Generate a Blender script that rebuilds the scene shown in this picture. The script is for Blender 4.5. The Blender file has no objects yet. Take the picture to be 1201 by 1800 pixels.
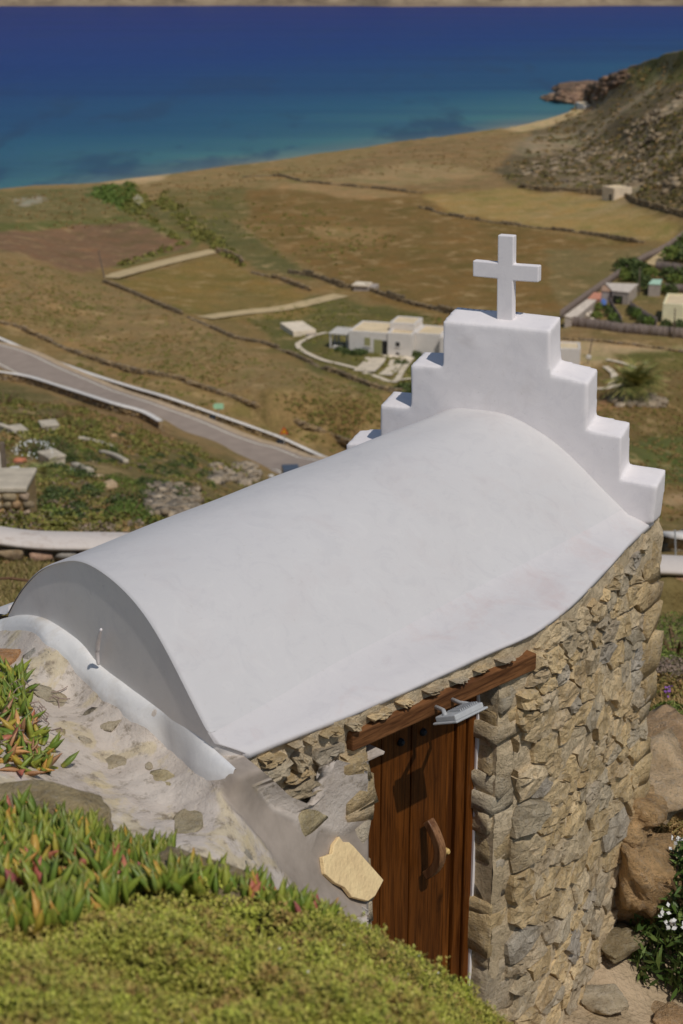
import bpy, math, random
import numpy as np
from mathutils import Vector
random.seed(7); RNG = np.random.default_rng(7)
SC = bpy.context.scene
COL = SC.collection
# ------------------------------------------------------------------ camera, sky, sun, exposure
F, CX, CY = 2700.0, 600.5, 900.0            # focal length and centre in photo pixels (1201 x 1800)
TH = math.atan(960 / F)                     # downward pitch
CT, ST = math.cos(TH), math.sin(TH)
ZC = 62.0                                   # eye height above the sea
K = 0.8                                     # scale of the near survey (chapel) units
cam = bpy.data.cameras.new('camera'); camo = bpy.data.objects.new('camera', cam); COL.objects.link(camo)
camo.location = (0, 0, ZC); camo.rotation_euler = (math.pi / 2 - TH, 0, 0)
cam.sensor_fit = 'VERTICAL'; cam.sensor_height = 36; cam.sensor_width = 24; cam.lens = 54
cam.clip_start = 0.1; cam.clip_end = 40000
cam.dof.use_dof = True; cam.dof.focus_distance = 8.3; cam.dof.aperture_fstop = 2.9
SC.camera = camo
SUN = Vector((0.52 * math.cos(math.radians(56)), -0.854 * math.cos(math.radians(56)), math.sin(math.radians(56))))
world = bpy.data.worlds.new('World'); SC.world = world; world.use_nodes = True
wn = world.node_tree; wn.nodes.clear()
sky = wn.nodes.new('ShaderNodeTexSky'); sky.sky_type = 'NISHITA'; sky.sun_disc = False
sky.sun_elevation = math.radians(56); sky.sun_rotation = math.atan2(SUN.x, SUN.y)
sky.air_density = 1.0; sky.dust_density = 0.6; sky.ozone_density = 1.0
bg = wn.nodes.new('ShaderNodeBackground'); bg.inputs[1].default_value = 0.095
wo = wn.nodes.new('ShaderNodeOutputWorld')
wn.links.new(sky.outputs[0], bg.inputs[0]); wn.links.new(bg.outputs[0], wo.inputs[0])
sl = bpy.data.lights.new('sun', 'SUN'); sl.energy = 3.4; sl.angle = math.radians(0.53); sl.color = (1.0, 0.955, 0.89)
so = bpy.data.objects.new('sun', sl); COL.objects.link(so); so.rotation_euler = SUN.to_track_quat('Z', 'Y').to_euler()
so.location = (30, -40, 120)
SC.view_settings.view_transform = 'Standard'; SC.view_settings.look = 'None'
SC.view_settings.gamma = 1.0; SC.view_settings.exposure = -0.58; SC.view_settings.use_curve_mapping = False
SC.cycles.max_bounces = 6; SC.cycles.diffuse_bounces = 4; SC.cycles.glossy_bounces = 2
SC.cycles.use_denoising = True

# ------------------------------------------------------------------ survey: photo pixel + distance -> point in the world
def ray(px, py):
    fwd = F * CT - (py - CY) * ST; dn = F * ST + (py - CY) * CT
    return (px - CX) / fwd, dn / fwd                       # lateral and drop per metre of forward distance
def PD(px, py, D):
    x, d = ray(px, py); return Vector((x * D, D, ZC - d * D))
def PZ(px, py, z):
    x, d = ray(px, py); D = (ZC - z) / d; return Vector((x * D, D, z))
def NW(p): return Vector((p[0] * K, p[1] * K, ZC + p[2] * K))
def N_z(px, py, h):                                        # near units: point at drop h
    x, d = ray(px, py); D = h / d; return Vector((x * D, D, -h))
def N_D(px, py, D):
    x, d = ray(px, py); return Vector((x * D, D, -d * D))
def N_plane(px, py, p0, n):                                # near units: pixel ray meets vertical plane
    x, d = ray(px, py); D = (p0[0] * n[0] + p0[1] * n[1]) / (x * n[0] + n[1]); return Vector((x * D, D, -d * D))
def proj(w):
    y = w[1]; z = ZC - w[2]
    dep = y * CT + z * ST; v = z * CT - y * ST
    return CX + w[0] / dep * F, CY + v / dep * F

# ------------------------------------------------------------------ noise
def _h(i, j, s):
    n = (i.astype(np.int64) * 374761393 + j.astype(np.int64) * 668265263 + s * 974634347) & 0x7fffffff
    n = ((n ^ (n >> 13)) * 1274126177) & 0x7fffffff
    return ((n ^ (n >> 16)) & 0xffff) / 65535.0
def vn(x, y, s=0):
    x = np.asarray(x, float); y = np.asarray(y, float)
    i = np.floor(x); j = np.floor(y); u = x - i; v = y - j
    u = u * u * (3 - 2 * u); v = v * v * (3 - 2 * v)
    a = _h(i, j, s); b = _h(i + 1, j, s); c = _h(i, j + 1, s); d = _h(i + 1, j + 1, s)
    return (a * (1 - u) + b * u) * (1 - v) + (c * (1 - u) + d * u) * v
def fbm(x, y, s=0, o=4):
    r = 0; a = .5
    for k in range(o):
        r = r + a * vn(x * 2 ** k + 17.3 * k, y * 2 ** k - 9.1 * k, s + k); a *= .5
    return r                                              # about 0..0.94, mean .47
def in_poly(px, py, poly):
    px = np.asarray(px, float); py = np.asarray(py, float); r = np.zeros(px.shape, bool); n = len(poly)
    for i in range(n):
        x1, y1 = poly[i]; x2, y2 = poly[(i + 1) % n]
        c = ((y1 > py) != (y2 > py)) & (px < (x2 - x1) * (py - y1) / ((y2 - y1) or 1e-9) + x1)
        r ^= c
    return r
class RBF:
    def __init__(s, P, V, sy=1.0, c=30.):
        s.sy = sy; s.c = c
        P = np.array(P, float); P[:, 1] *= sy; s.P = P; n = len(P)
        A = np.zeros((n + 3, n + 3)); A[:n, :n] = s.k(P, P) ; A[:n, n] = 1; A[:n, n + 1:] = P / 1000; A[n:, :n] = A[:n, n:].T
        s.w = np.linalg.solve(A, np.concatenate([np.array(V, float), [0, 0, 0]]))
    def k(s, A, B): return -np.sqrt(((A[:, None] - B[None]) ** 2).sum(-1) + s.c ** 2)
    def __call__(s, px, py):
        sh = np.broadcast(px, py).shape
        Q = np.stack([np.broadcast_to(px, sh).ravel(), np.broadcast_to(py, sh).ravel() * s.sy], 1).astype(float)
        n = len(s.P); out = np.concatenate([s.k(q, s.P) @ s.w[:n] + s.w[n] + (q / 1000) @ s.w[n + 1:] for q in np.array_split(Q, max(1, len(Q) // 20000))])
        return out.reshape(sh)
def interp_poly(x, pts): return np.interp(x, [p[0] for p in pts], [p[1] for p in pts])

# ------------------------------------------------------------------ objects
def tag(o, label=None, cat=None, group=None, kind=None):
    if label: o['label'] = label
    if cat: o['category'] = cat
    if group: o['group'] = group
    if kind: o['kind'] = kind
    return o
def thing(name, loc, label, cat, group=None, rz=0):
    o = bpy.data.objects.new(name, None); o.empty_display_size = .2; COL.objects.link(o); o.location = loc; o.rotation_euler = (0, 0, rz)
    return tag(o, label, cat, group)
def root_of(p):
    while p.parent: p = p.parent
    return p
def mesh_np(name, V, Fc, mat, parent=None, smooth=False, org=None, cols=None, local=False):
    """one mesh object; V in world space (or already local), Fc an (n,3) or (n,4) array or list of faces"""
    V = np.asarray(V, float).reshape(-1, 3)
    me = bpy.data.meshes.new(name)
    if parent is not None and not local: V = V - np.array(root_of(parent).location)
    if org is not None: V = V - np.array(org)
    if isinstance(Fc, np.ndarray):
        n, k = Fc.shape
        me.vertices.add(len(V)); me.vertices.foreach_set('co', V.ravel())
        me.loops.add(n * k); me.loops.foreach_set('vertex_index', Fc.ravel().astype(np.int32))
        me.polygons.add(n); me.polygons.foreach_set('loop_start', np.arange(0, n * k, k, dtype=np.int32))
        me.polygons.foreach_set('loop_total', np.full(n, k, np.int32))
        me.update(calc_edges=True)
    else:
        me.from_pydata([tuple(v) for v in V], [], [tuple(f) for f in Fc])
    if smooth: me.polygons.foreach_set('use_smooth', np.ones(len(me.polygons), bool))
    if cols is not None:
        for an, c in cols.items():
            c = np.asarray(c, np.float32)
            at = me.color_attributes.new(an, 'FLOAT_COLOR', 'POINT'); at.data.foreach_set('color', c.ravel())
    me.materials.append(mat); me.validate()
    o = bpy.data.objects.new(name, me); COL.objects.link(o)
    if parent is not None: o.parent = parent
    if org is not None: o.location = org
    return o
class MB:
    def __init__(s): s.v = []; s.f = []
    def add(s, V, Fc):
        b = len(s.v); s.v += [tuple(p) for p in V]; s.f += [tuple(i + b for i in f) for f in Fc]; return s
    def box(s, o, ex, ey, ez):                              # corner + three edge vectors
        o, ex, ey, ez = Vector(o), Vector(ex), Vector(ey), Vector(ez)
        P = [o, o + ex, o + ex + ey, o + ey]; P += [p + ez for p in P]
        return s.add(P, [(3, 2, 1, 0), (4, 5, 6, 7), (0, 1, 5, 4), (1, 2, 6, 5), (2, 3, 7, 6), (3, 0, 4, 7)])
    def cbox(s, c, ex, ey, ez): c, ex, ey, ez = map(Vector, (c, ex, ey, ez)); return s.box(c - ex / 2 - ey / 2 - ez / 2, ex, ey, ez)
    def prism(s, pts, off):                                 # closed outline + offset vector
        n = len(pts); off = Vector(off); P = [Vector(p) for p in pts]
        return s.add(P + [p + off for p in P], [tuple(range(n))[::-1], tuple(range(n, 2 * n))] + [(i, (i + 1) % n, n + (i + 1) % n, n + i) for i in range(n)])
    def tube(s, path, r, n=8):
        path = [Vector(p) for p in path]; rs = r if isinstance(r, (list, tuple)) else [r] * len(path); V = []; Fc = []
        for i, p in enumerate(path):
            t = (path[min(i + 1, len(path) - 1)] - path[max(i - 1, 0)]).normalized()
            a = t.cross(Vector((0, 0, 1)) if abs(t.z) < .9 else Vector((1, 0, 0))).normalized(); b = t.cross(a)
            V += [p + (a * math.cos(2 * math.pi * k / n) + b * math.sin(2 * math.pi * k / n)) * rs[i] for k in range(n)]
        for i in range(len(path) - 1):
            for k in range(n): Fc.append((i * n + k, i * n + (k + 1) % n, (i + 1) * n + (k + 1) % n, (i + 1) * n + k))
        Fc.append(tuple(range(n))[::-1]); Fc.append(tuple((len(path) - 1) * n + k for k in range(n)))
        return s.add(V, Fc)
    def obj(s, name, mat, parent=None, smooth=False, bevel=0, org=None, seg=2, local=False):
        o = mesh_np(name, s.v, s.f, mat, parent, smooth, org, local=local)
        if bevel:
            m = o.modifiers.new('bevel', 'BEVEL'); m.width = bevel; m.segments = seg; m.limit_method = 'ANGLE'; m.angle_limit = .6
            if smooth:
                pass
        return o
def grid_faces(nr, nc, mask=None):
    i, j = np.meshgrid(np.arange(nr - 1), np.arange(nc - 1), indexing='ij')
    a = i * nc + j; Fc = np.stack([a, a + 1, a + nc + 1, a + nc], -1).reshape(-1, 4)
    return Fc if mask is None else Fc[mask.ravel()]
def smooth_path(pts, step):
    P = [Vector(p) for p in pts]; out = []
    for i in range(len(P) - 1):
        p0, p1, p2, p3 = P[max(i - 1, 0)], P[i], P[i + 1], P[min(i + 2, len(P) - 1)]
        n = max(1, int((p2 - p1).length / step))
        for k in range(n):
            t = k / n; out.append(.5 * (2 * p1 + (p2 - p0) * t + (2 * p0 - 5 * p1 + 4 * p2 - p3) * t * t + (3 * p1 - p0 - 3 * p2 + p3) * t ** 3))
    out.append(P[-1]); return out

# ------------------------------------------------------------------ materials
def srgb(r, g, b, e=0.62):
    f = lambda c: (c / 12.92 if c <= .04045 else ((c + .055) / 1.055) ** 2.4)
    return tuple(min(.9, f(c / 255) / e) for c in (r, g, b)) + (1,)
class NT:
    def __init__(s, name):
        s.m = bpy.data.materials.new(name); s.m.use_nodes = True; s.t = s.m.node_tree; s.t.nodes.clear()
        s.out = s.n('ShaderNodeOutputMaterial'); s.b = s.n('ShaderNodeBsdfPrincipled'); s.l(s.b.outputs[0], s.out.inputs[0])
        s.b.inputs['Specular IOR Level'].default_value = .25
    def n(s, k, **kw):
        d = s.t.nodes.new(k)
        for a, v in kw.items(): setattr(d, a, v)
        return d
    def l(s, a, b): s.t.links.new(a, b)
    def pos(s, scale=(1, 1, 1), obj=False, rot=(0, 0, 0)):
        c = s.n('ShaderNodeTexCoord').outputs['Object'] if obj else s.n('ShaderNodeNewGeometry').outputs['Position']
        m = s.n('ShaderNodeMapping'); m.inputs['Scale'].default_value = scale; m.inputs['Rotation'].default_value = rot; s.l(c, m.inputs[0]); return m.outputs[0]
    def noise(s, vec, scale, detail=4, rough=.55, dist=0):
        t = s.n('ShaderNodeTexNoise'); t.inputs['Scale'].default_value = scale; t.inputs['Detail'].default_value = detail
        t.inputs['Roughness'].default_value = rough; t.inputs['Distortion'].default_value = dist; s.l(vec, t.inputs['Vector']); return t.outputs['Fac']
    def ramp(s, fac, stops):
        r = s.n('ShaderNodeValToRGB'); e = r.color_ramp.elements
        while len(e) < len(stops): e.new(.5)
        for x, (p, c) in zip(e, stops): x.position = p; x.color = c if len(c) == 4 else tuple(c) + (1,)
        s.l(fac, r.inputs[0]); return r.outputs[0]
    def mix(s, fac, a, b, mode='MIX'):
        m = s.n('ShaderNodeMix', data_type='RGBA', blend_type=mode)
        for k, v in ((0, fac), (6, a), (7, b)):
            if isinstance(v, (int, float, tuple)): m.inputs[k].default_value = v
            else: s.l(v, m.inputs[k])
        return m.outputs[2]
    def math(s, op, a, b=0.0, clamp=False):
        m = s.n('ShaderNodeMath', operation=op, use_clamp=clamp)
        for k, v in ((0, a), (1, b)):
            if isinstance(v, (int, float)): m.inputs[k].default_value = v
            else: s.l(v, m.inputs[k])
        return m.outputs[0]
    def bump(s, h, strength=.4, dist=.02, prev=None):
        b = s.n('ShaderNodeBump'); b.inputs['Strength'].default_value = strength; b.inputs['Distance'].default_value = dist
        s.l(h, b.inputs['Height'])
        if prev is not None: s.l(prev, b.inputs['Normal'])
        return b.outputs[0]
    def fin(s, col, rough=.85, normal=None):
        if isinstance(col, tuple): s.b.inputs['Base Color'].default_value = col
        else: s.l(col, s.b.inputs['Base Color'])
        if isinstance(rough, (int, float)): s.b.inputs['Roughness'].default_value = rough
        else: s.l(rough, s.b.inputs['Roughness'])
        if normal is not None: s.l(normal, s.b.inputs['Normal'])
        return s.m
    def rnd(s, island=False):
        return s.n('ShaderNodeNewGeometry').outputs['Random Per Island'] if island else s.n('ShaderNodeObjectInfo').outputs['Random']
def m_simple(name, c, var=.15, scale=6, rough=.8, bump=.2, bd=.01, bscale=None):
    t = NT(name); p = t.pos(); f = t.noise(p, scale, 5)
    d = tuple(x * (1 - var) for x in c[:3]) + (1,); e = tuple(min(.95, x * (1 + var)) for x in c[:3]) + (1,)
    return t.fin(t.ramp(f, [(.3, d), (.7, e)]), rough, t.bump(t.noise(p, bscale or scale * 5, 5), bump, bd))
def m_plaster(name, c, stain=(.62, .56, .5), amt=.25, bs=.35):
    t = NT(name); p = t.pos()
    big = t.noise(p, .9, 5, .6); brush = t.noise(t.pos((3, 3, 30)), 1.0, 3); fine = t.noise(p, 60, 3)
    c2 = tuple(x * k for x, k in zip(c[:3], (.925, .915, .905))) + (1,)
    col = t.mix(big, c, c2)
    sp = t.ramp(t.noise(p, 2.3, 8, .7, .4), [(.52, (0, 0, 0)), (.70, (1, 1, 1))])
    col = t.mix(t.math('MULTIPLY', sp, amt), col, stain + (1,), 'MULTIPLY')
    pt = t.noise(t.pos((1.2, 1.2, 1.2), rot=(.3, .2, .7)), 5., 6, .75, 1.2); col = t.mix(t.ramp(pt, [(.40, (.55, .55, .55)), (.47, (0, 0, 0))]), col, (.93, .93, .94, 1), 'MULTIPLY')
    col = t.mix(t.ramp(pt, [(.56, (0, 0, 0)), (.62, (.5, .5, .5))]), col, (1.05, 1.05, 1.04, 1), 'MULTIPLY')
    specks = t.ramp(t.noise(p, 38, 2, .5), [(.70, (0, 0, 0)), (.76, (1, 1, 1))])
    col = t.mix(t.math('MULTIPLY', specks, .18), col, (.45, .4, .33, 1))
    h = t.math('ADD', t.math('MULTIPLY', brush, .02), t.math('ADD', t.math('MULTIPLY', big, 1.5), t.math('MULTIPLY', fine, .08)))
    n = t.bump(h, bs, .03); t.b.inputs['Specular IOR Level'].default_value = .2
    return t.fin(col, .7, n)
def m_stone(name, cols, island=False, scale=5., bump=.7, bd=.03, dark=.55):
    t = NT(name); p = t.pos(rot=(.5, .3, .4)); r = t.rnd(island)
    n = len(cols); base = t.ramp(r, [((i + .5) / n, c) for i, c in enumerate(cols)])
    f = t.noise(p, scale, 8, .65); g = t.noise(p, scale * 5, 6, .7)
    col = t.mix(t.ramp(f, [(.36, (1, 1, 1)), (.62, (0, 0, 0))]), base, tuple(dark * x for x in (1, .96, .9)) + (1,), 'MULTIPLY')
    lay = t.noise(t.pos((1, 1, 2.6), rot=(.45, .3, 0)), scale * 2.2, 7, .72)
    col = t.mix(t.ramp(g, [(.5, (0, 0, 0)), (.75, (.55, .55, .55))]), col, (.50, .45, .37, 1))
    col = t.mix(t.ramp(t.noise(p, scale * .7, 3), [(.55, (0, 0, 0)), (.7, (.28, .28, .28))]), col, (.40, .28, .14, 1))
    sp = t.noise(p, scale * 14, 4, .75); col = t.mix(t.ramp(sp, [(.32, (.75, .75, .75)), (.48, (0, 0, 0))]), col, (.42, .40, .36, 1), 'MULTIPLY')
    h = t.math('ADD', t.math('MULTIPLY', lay, 1.1), t.math('ADD', f, t.math('ADD', t.math('MULTIPLY', g, .8), t.math('MULTIPLY', sp, .35))))
    return t.fin(col, .9, t.bump(h, bump, bd))
def m_leaf(name, cols, rough=.6, island=True, trans=.0):
    t = NT(name); r = t.rnd(island); n = len(cols)
    col = t.ramp(r, [((i + .5) / n, c) for i, c in enumerate(cols)])
    t.b.inputs['Specular IOR Level'].default_value = .2
    return t.fin(col, rough)
# ================================================================== SEA AND FAR SHORE
def m_sea():
    t = NT('sea_water'); p = t.pos()
    sx = t.n('ShaderNodeSeparateXYZ'); t.l(p, sx.inputs[0])
    wob = t.noise(t.pos((.006, .006, .006)), 1.0, 3)
    d = t.math('ADD', t.math('MULTIPLY', t.math('ADD', sx.outputs[0], 100), -.78), t.math('MULTIPLY', t.math('SUBTRACT', sx.outputs[1], 450), .627))
    d = t.math('ADD', d, t.math('MULTIPLY', t.math('SUBTRACT', wob, .5), 70))
    lg = t.math('DIVIDE', t.math('LOGARITHM', t.math('MAXIMUM', t.math('ADD', d, 30), 6), 10), 3.4)
    L = lambda v: math.log10(v + 30) / 3.4
    E = .88
    col = t.ramp(lg, [(L(-22), srgb(150, 140, 110, .66)), (L(-8), srgb(104, 126, 118, E)), (L(15), srgb(72, 116, 118, E)), (L(95), srgb(48, 92, 114, E)),
                      (L(220), srgb(40, 76, 112, E)), (L(430), srgb(35, 62, 114, E)), (L(1000), srgb(41, 55, 112, E)), (L(1900), srgb(38, 52, 108, E))])
    q = t.pos((.022, .006, .01), rot=(0, 0, math.radians(38)))
    grass = t.ramp(t.noise(q, 1.0, 5, .6, .3), [(.52, (0, 0, 0)), (.60, (1, 1, 1))])
    near = t.ramp(lg, [(L(-25), (.0, 0, 0)), (L(8), (.6, .6, .6)), (L(140), (.42, .42, .42)), (L(420), (.12, .12, .12))])
    col = t.mix(t.math('MULTIPLY', grass, near), col, srgb(46, 66, 90, E))
    wind = t.noise(t.pos((.0012, .009, .01), rot=(0, 0, math.radians(6))), 1.0, 5, .6)
    col = t.mix(t.ramp(wind, [(.36, (.4, .4, .4)), (.55, (0, 0, 0))]), col, srgb(30, 52, 98, E))
    rip = t.noise(t.pos((.10, .5, .3)), 1.0, 4, .6)
    col = t.mix(t.ramp(rip, [(.45, (0, 0, 0)), (.75, (.35, .35, .35))]), col, srgb(60, 92, 140, E))
    t.b.inputs['Specular IOR Level'].default_value = .10; t.b.inputs['IOR'].default_value = 1.12
    return t.fin(col, .45, t.bump(t.noise(t.pos((.6, 1.6, 1)), 1.0, 4), .35, .3))
M_sea = m_sea()
seamb = MB(); seamb.add([(-9000, 250, 0), (9000, 250, 0), (14000, 30000, 0), (-14000, 30000, 0)], [(0, 1, 2, 3)])
tag(seamb.obj('sea', M_sea), kind='structure')
# the far side of the bay: long dry hills over a pale cliff
nx, ny = 420, 26
X = np.linspace(-2200, 2200, nx); rows = np.linspace(0, 1, ny)
XX, RR = np.meshgrid(X, rows)
front = 2560 + 90 * fbm(X / 260, X * 0 + 3, 5)[None] + 60 * vn(X / 90, X * 0, 8)[None]
top = (95 + 130 * fbm(X / 420, X * 0, 11)[None])
YY = front + RR ** 1.5 * 420; cl = 20 * fbm(XX / 60, RR * 3, 21) * np.clip(RR * 9, 0, 1)
ZZ = np.where(RR < .02, -2, 6 * np.clip(RR * 12, 0, 1) + cl + top * RR ** 1.1) + 9 * (fbm(XX / 50, YY / 50, 31) - .45) * np.clip(RR * 6, 0, 1)
t = NT('far_hill_rock'); p = t.pos((.02, .02, .05)); sz = t.n('ShaderNodeSeparateXYZ'); t.l(t.pos(), sz.inputs[0])
c = t.ramp(t.noise(p, 1.0, 8, .65), [(.36, srgb(88, 76, 62)), (.5, srgb(140, 122, 96)), (.66, srgb(168, 150, 120))])
c = t.mix(t.math('MULTIPLY', t.math('SUBTRACT', 16, sz.outputs[2]), .05, True), c, srgb(120, 104, 86))
M_far = t.fin(c, .95)
tag(mesh_np('far_shore', np.stack([XX, YY, ZZ], -1), grid_faces(ny, nx), M_far, smooth=True), kind='structure')

# ================================================================== TERRAIN (one sheet, hill top to shore)
SHORE = [(-900, 392), (-400, 362), (-100, 338), (0, 331), (60, 325), (170, 320), (230, 313), (300, 304), (400, 291), (480, 281), (560, 269), (700, 248), (800, 236), (905, 222), (960, 209),
         (1000, 196), (1022, 183), (1034, 160), (1060, 140), (1110, 116), (1201, 86), (1300, 52), (1500, 0), (2100, -120)]
def ysh(px): return interp_poly(px, SHORE)
def Dz(px, py, z): x, d = ray(px, py); return (ZC - z) / d
cp = []
for x in (-900, -400, -100, 60, 230, 400, 560, 700, 800, 905): cp.append((x, ysh(x), Dz(x, ysh(x), .2)))
for x, y, z in [(-600, 420, 2.4), (0, 360, 2.2), (120, 360, 2), (300, 345, 2), (480, 320, 2.4), (650, 290, 2.6), (800, 262, 2.8), (120, 430, 3), (400, 400, 3), (600, 400, 3.2), (800, 330, 3.5), (800, 420, 3.5),
                (930, 300, 5), (860, 290, 3.6), (1070, 350, 5.5), (1100, 420, 4.2), (1000, 480, 4), (700, 480, 4), (1190, 590, 5), (1000, 590, 5), (1200, 480, 5), (700, 610, 5), (520, 580, 5), (600, 540, 4.6), (350, 520, 4.2),
                (0, 446, 9.5), (90, 470, 8), (180, 495, 6), (-500, 470, 16), (50, 540, 10), (320, 560, 6.5), (300, 640, 8.4), (480, 690, 7.6), (450, 620, 6.2), (640, 700, 6.6), (0, 640, 9.2), (-400, 600, 14), (200, 700, 8.8), (350, 760, 8.6),
                (480, 820, 8.4), (600, 860, 8.3), (760, 800, 7.0), (1150, 700, 5.4), (1150, 800, 6), (900, 750, 6.4), (1180, 860, 7.4), (1600, 640, 6), (1600, 800, 9)]:
    cp.append((x, y, Dz(x, y, z)))
cp += [(960, 209, Dz(960, 209, .3)), (1000, 196, Dz(1000, 196, .3)), (1022, 184, Dz(1022, 184, .4)), (975, 222, Dz(975, 222, 2.5)), (1015, 206, Dz(1015, 206, 4)), (930, 232, Dz(930, 232, 2.0)), (1045, 150, 720), (1110, 116, 655), (1201, 86, 560), (1500, 0, 470), (2000, -100, 430), (1100, 200, 540), (1201, 200, 455), (1201, 300, 392), (1100, 260, 480), (1100, 325, 415), (1000, 240, 590), (1000, 300, 460), (1201, 384, 350), (1500, 300, 340), (1500, 450, 300),
       (-500, 760, 110), (0, 700, 168), (0, 745, 118), (0, 800, 78), (0, 845, 58), (0, 885, 45), (0, 925, 33), (0, 948, 27.0), (0, 1003, 25.3), (0, 1050, 23), (150, 700, 185), (150, 760, 118), (150, 830, 74), (150, 900, 46), (150, 948, 28), (150, 1003, 25.8), (300, 765, 160), (300, 800, 112), (300, 850, 74), (300, 900, 48), (300, 945, 30),
       (400, 800, 158), (440, 850, 120), (450, 900, 62), (450, 945, 34), (600, 910, 75), (700, 950, 36), (1000, 955, 42), (1190, 905, 128), (1190, 940, 62), (1190, 985, 28), (1190, 1079, 25.2), (1190, 1130, 20), (1190, 1200, 15), (1190, 1300, 11.6), (1190, 1450, 10.2), (1190, 1640, 9.0), (1190, 1700, 8.75), (1060, 1660, 8.75), (1060, 1720, 8.4), (1000, 1790, 7.95), (1190, 1800, 8.2),
       (900, 1790, 7.9), (700, 1700, 8.4), (400, 1500, 9.5), (400, 1200, 14), (0, 1200, 15), (0, 1500, 11), (0, 1850, 8.5), (600, 1300, 12), (-500, 1200, 14), (1600, 1200, 14), (1600, 1700, 8.5), (-500, 1700, 9), (-500, 950, 27), (1600, 985, 28), (-500, 850, 56), (1600, 900, 120)]
rb = RBF([(a, b) for a, b, c in cp], [math.log(c) for a, b, c in cp], sy=2.2, c=18.)
PXG = np.concatenate([np.linspace(-800, -30, 60)[:-1], np.linspace(-30, 1230, 316), np.linspace(1230, 2000, 60)[1:]])
NR1, NR2, NR3 = 190, 150, 90
tt = np.concatenate([np.linspace(0, 1, NR1, endpoint=False), 1 + np.linspace(0, 1, NR2, endpoint=False), 2 + np.linspace(0, 1, NR3)])
ys = ysh(PXG)[None]
PYG = np.where(tt[:, None] < 1, ys + (620 - ys) * tt[:, None], np.where(tt[:, None] < 2, 620 + 380 * (tt[:, None] - 1), 1000 + 900 * (tt[:, None] - 2)))
PXX = np.broadcast_to(PXG[None], PYG.shape)
DG = np.exp(rb(PXX, PYG))
for i in range(1, len(tt)): DG[i] = np.minimum(DG[i], DG[i - 1] * .9993)
def rayv(px, py):
    fwd = F * CT - (py - CY) * ST; dn = F * ST + (py - CY) * CT
    return (px - CX) / fwd, dn / fwd
lx, ld = rayv(PXX, PYG)
TX, TY, TZ = lx * DG, DG.copy(), ZC - ld * DG
def road_c(px): return interp_poly(px, [(-500, 560), (0, 624), (150, 682), (300, 741), (400, 783), (520, 832), (640, 884)])
ROUGH = np.clip((DG - 25) / 60, .12, 1) * np.clip(np.abs(PYG - road_c(PXX)) / 45, .0, 1) if False else np.clip((DG - 25) / 60, .12, 1)
roadmask = np.where(PXX < 700, np.clip((np.abs(PYG - road_c(PXX)) - 32) / 25, 0.02, 1), 1)
hillm = np.clip((PXX - 880) / 60, 0, 1) * np.clip((390 - PYG) / 60, 0, 1)
flat = np.where(in_poly(PXX, PYG, [(-100, 320), (1000, 230), (1201, 420), (1250, 720), (560, 690), (180, 500), (-100, 420)]), .3, 1.0)
TZ += ((fbm(TX / 9, TY / 9, 3) - .47) * 1.3 + (fbm(TX / 2.2, TY / 2.2, 9) - .47) * .35) * ROUGH * roadmask * flat
TZ += hillm * ((fbm(TX / 40, TY / 40, 14) - .47) * 2.5 + (fbm(TX / 9, TY / 9, 15, 5) - .47) * 2.2) * np.clip((PYG - ysh(PXX)) / 14, .15, 1)
GI = len(tt)
def Gd(px, py):
    """terrain point seen at a photo pixel"""
    j = np.clip(np.searchsorted(PXG, px) - 1, 0, len(PXG) - 2); u = (px - PXG[j]) / (PXG[j + 1] - PXG[j])
    y0 = np.interp(px, PXG, ys[0])
    t = (py - y0) / (620 - y0) if py < 620 else (1 + (py - 620) / 380 if py < 1000 else 2 + (py - 1000) / 900)
    fi = np.interp(t, tt, np.arange(GI)); i = min(int(fi), GI - 2); v = fi - i
    f = lambda A: (A[i, j] * (1 - u) + A[i, j + 1] * u) * (1 - v) + (A[i + 1, j] * (1 - u) + A[i + 1, j + 1] * u) * v
    return Vector((f(TX), f(TY), f(TZ)))
def Gz(x, y):
    """terrain height under a world point (walks the ray)"""
    px = CX; py = 700.
    lo, hi = -100., 1900.
    for _ in range(40):
        mid = (lo + hi) / 2
        # choose pixel whose terrain distance equals y
        xx, dd = rayv(CX, mid); px = CX + x / y * (F * CT - (mid - CY) * ST)
        m2 = max(mid, np.interp(px, PXG, ys[0]) + .01)
        if Gd(min(max(px, PXG[0]), PXG[-1]), m2).y > y: lo = mid
        else: hi = mid
    return Gd(px, max(mid, np.interp(px, PXG, ys[0]) + .01)).z
# --- ground cover colours (base colour A, scrub colour B with density in alpha)
wob = (fbm(PXX / 22, PYG / 10, 41, 6) - .47) * 34; woby = (fbm(PXX / 26, PYG / 9, 47, 6) - .47) * 15
wsc = np.clip((PYG - 130) / 320, .12, 1)
QX, QY = PXX + wob * wsc, PYG + woby * wsc
A = np.zeros(PXX.shape + (4,)); B = np.zeros(PXX.shape + (4,))
def paint(poly, a, b=None, dens=None, soft=None):
    m = in_poly(QX, QY, poly)[..., None].astype(float)
    if soft is not None: m = m * soft[..., None]
    A[:] = A * (1 - m) + np.array(srgb(*[v_ * .93 for v_ in a])) * m
    if b is not None:
        bb = np.array(srgb(*b)); bb[3] = dens; B[:] = B * (1 - m) + bb * m
ALL = [(-5000, -5000), (5000, -5000), (5000, 5000), (-5000, 5000)]
BIG = 3000
DK = .93
paint(ALL, (128, 104, 62), (98, 92, 48), .35)
paint([(-900, 300), (905, 190), (960, 290), (700, 292), (400, 345), (0, 400), (-900, 450)], (138, 114, 72), (96, 92, 50), .5)
paint([(-900, 350), (0, 335), (240, 325), (250, 390), (0, 408), (-900, 460)], (112, 100, 58), (84, 88, 42), .55)
paint([(160, 326), (236, 322), (250, 375), (215, 372), (150, 345)], (80, 92, 42), (66, 80, 34), .6)
paint([(20, 352), (70, 345), (82, 354), (40, 362)], (150, 140, 120))
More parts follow.
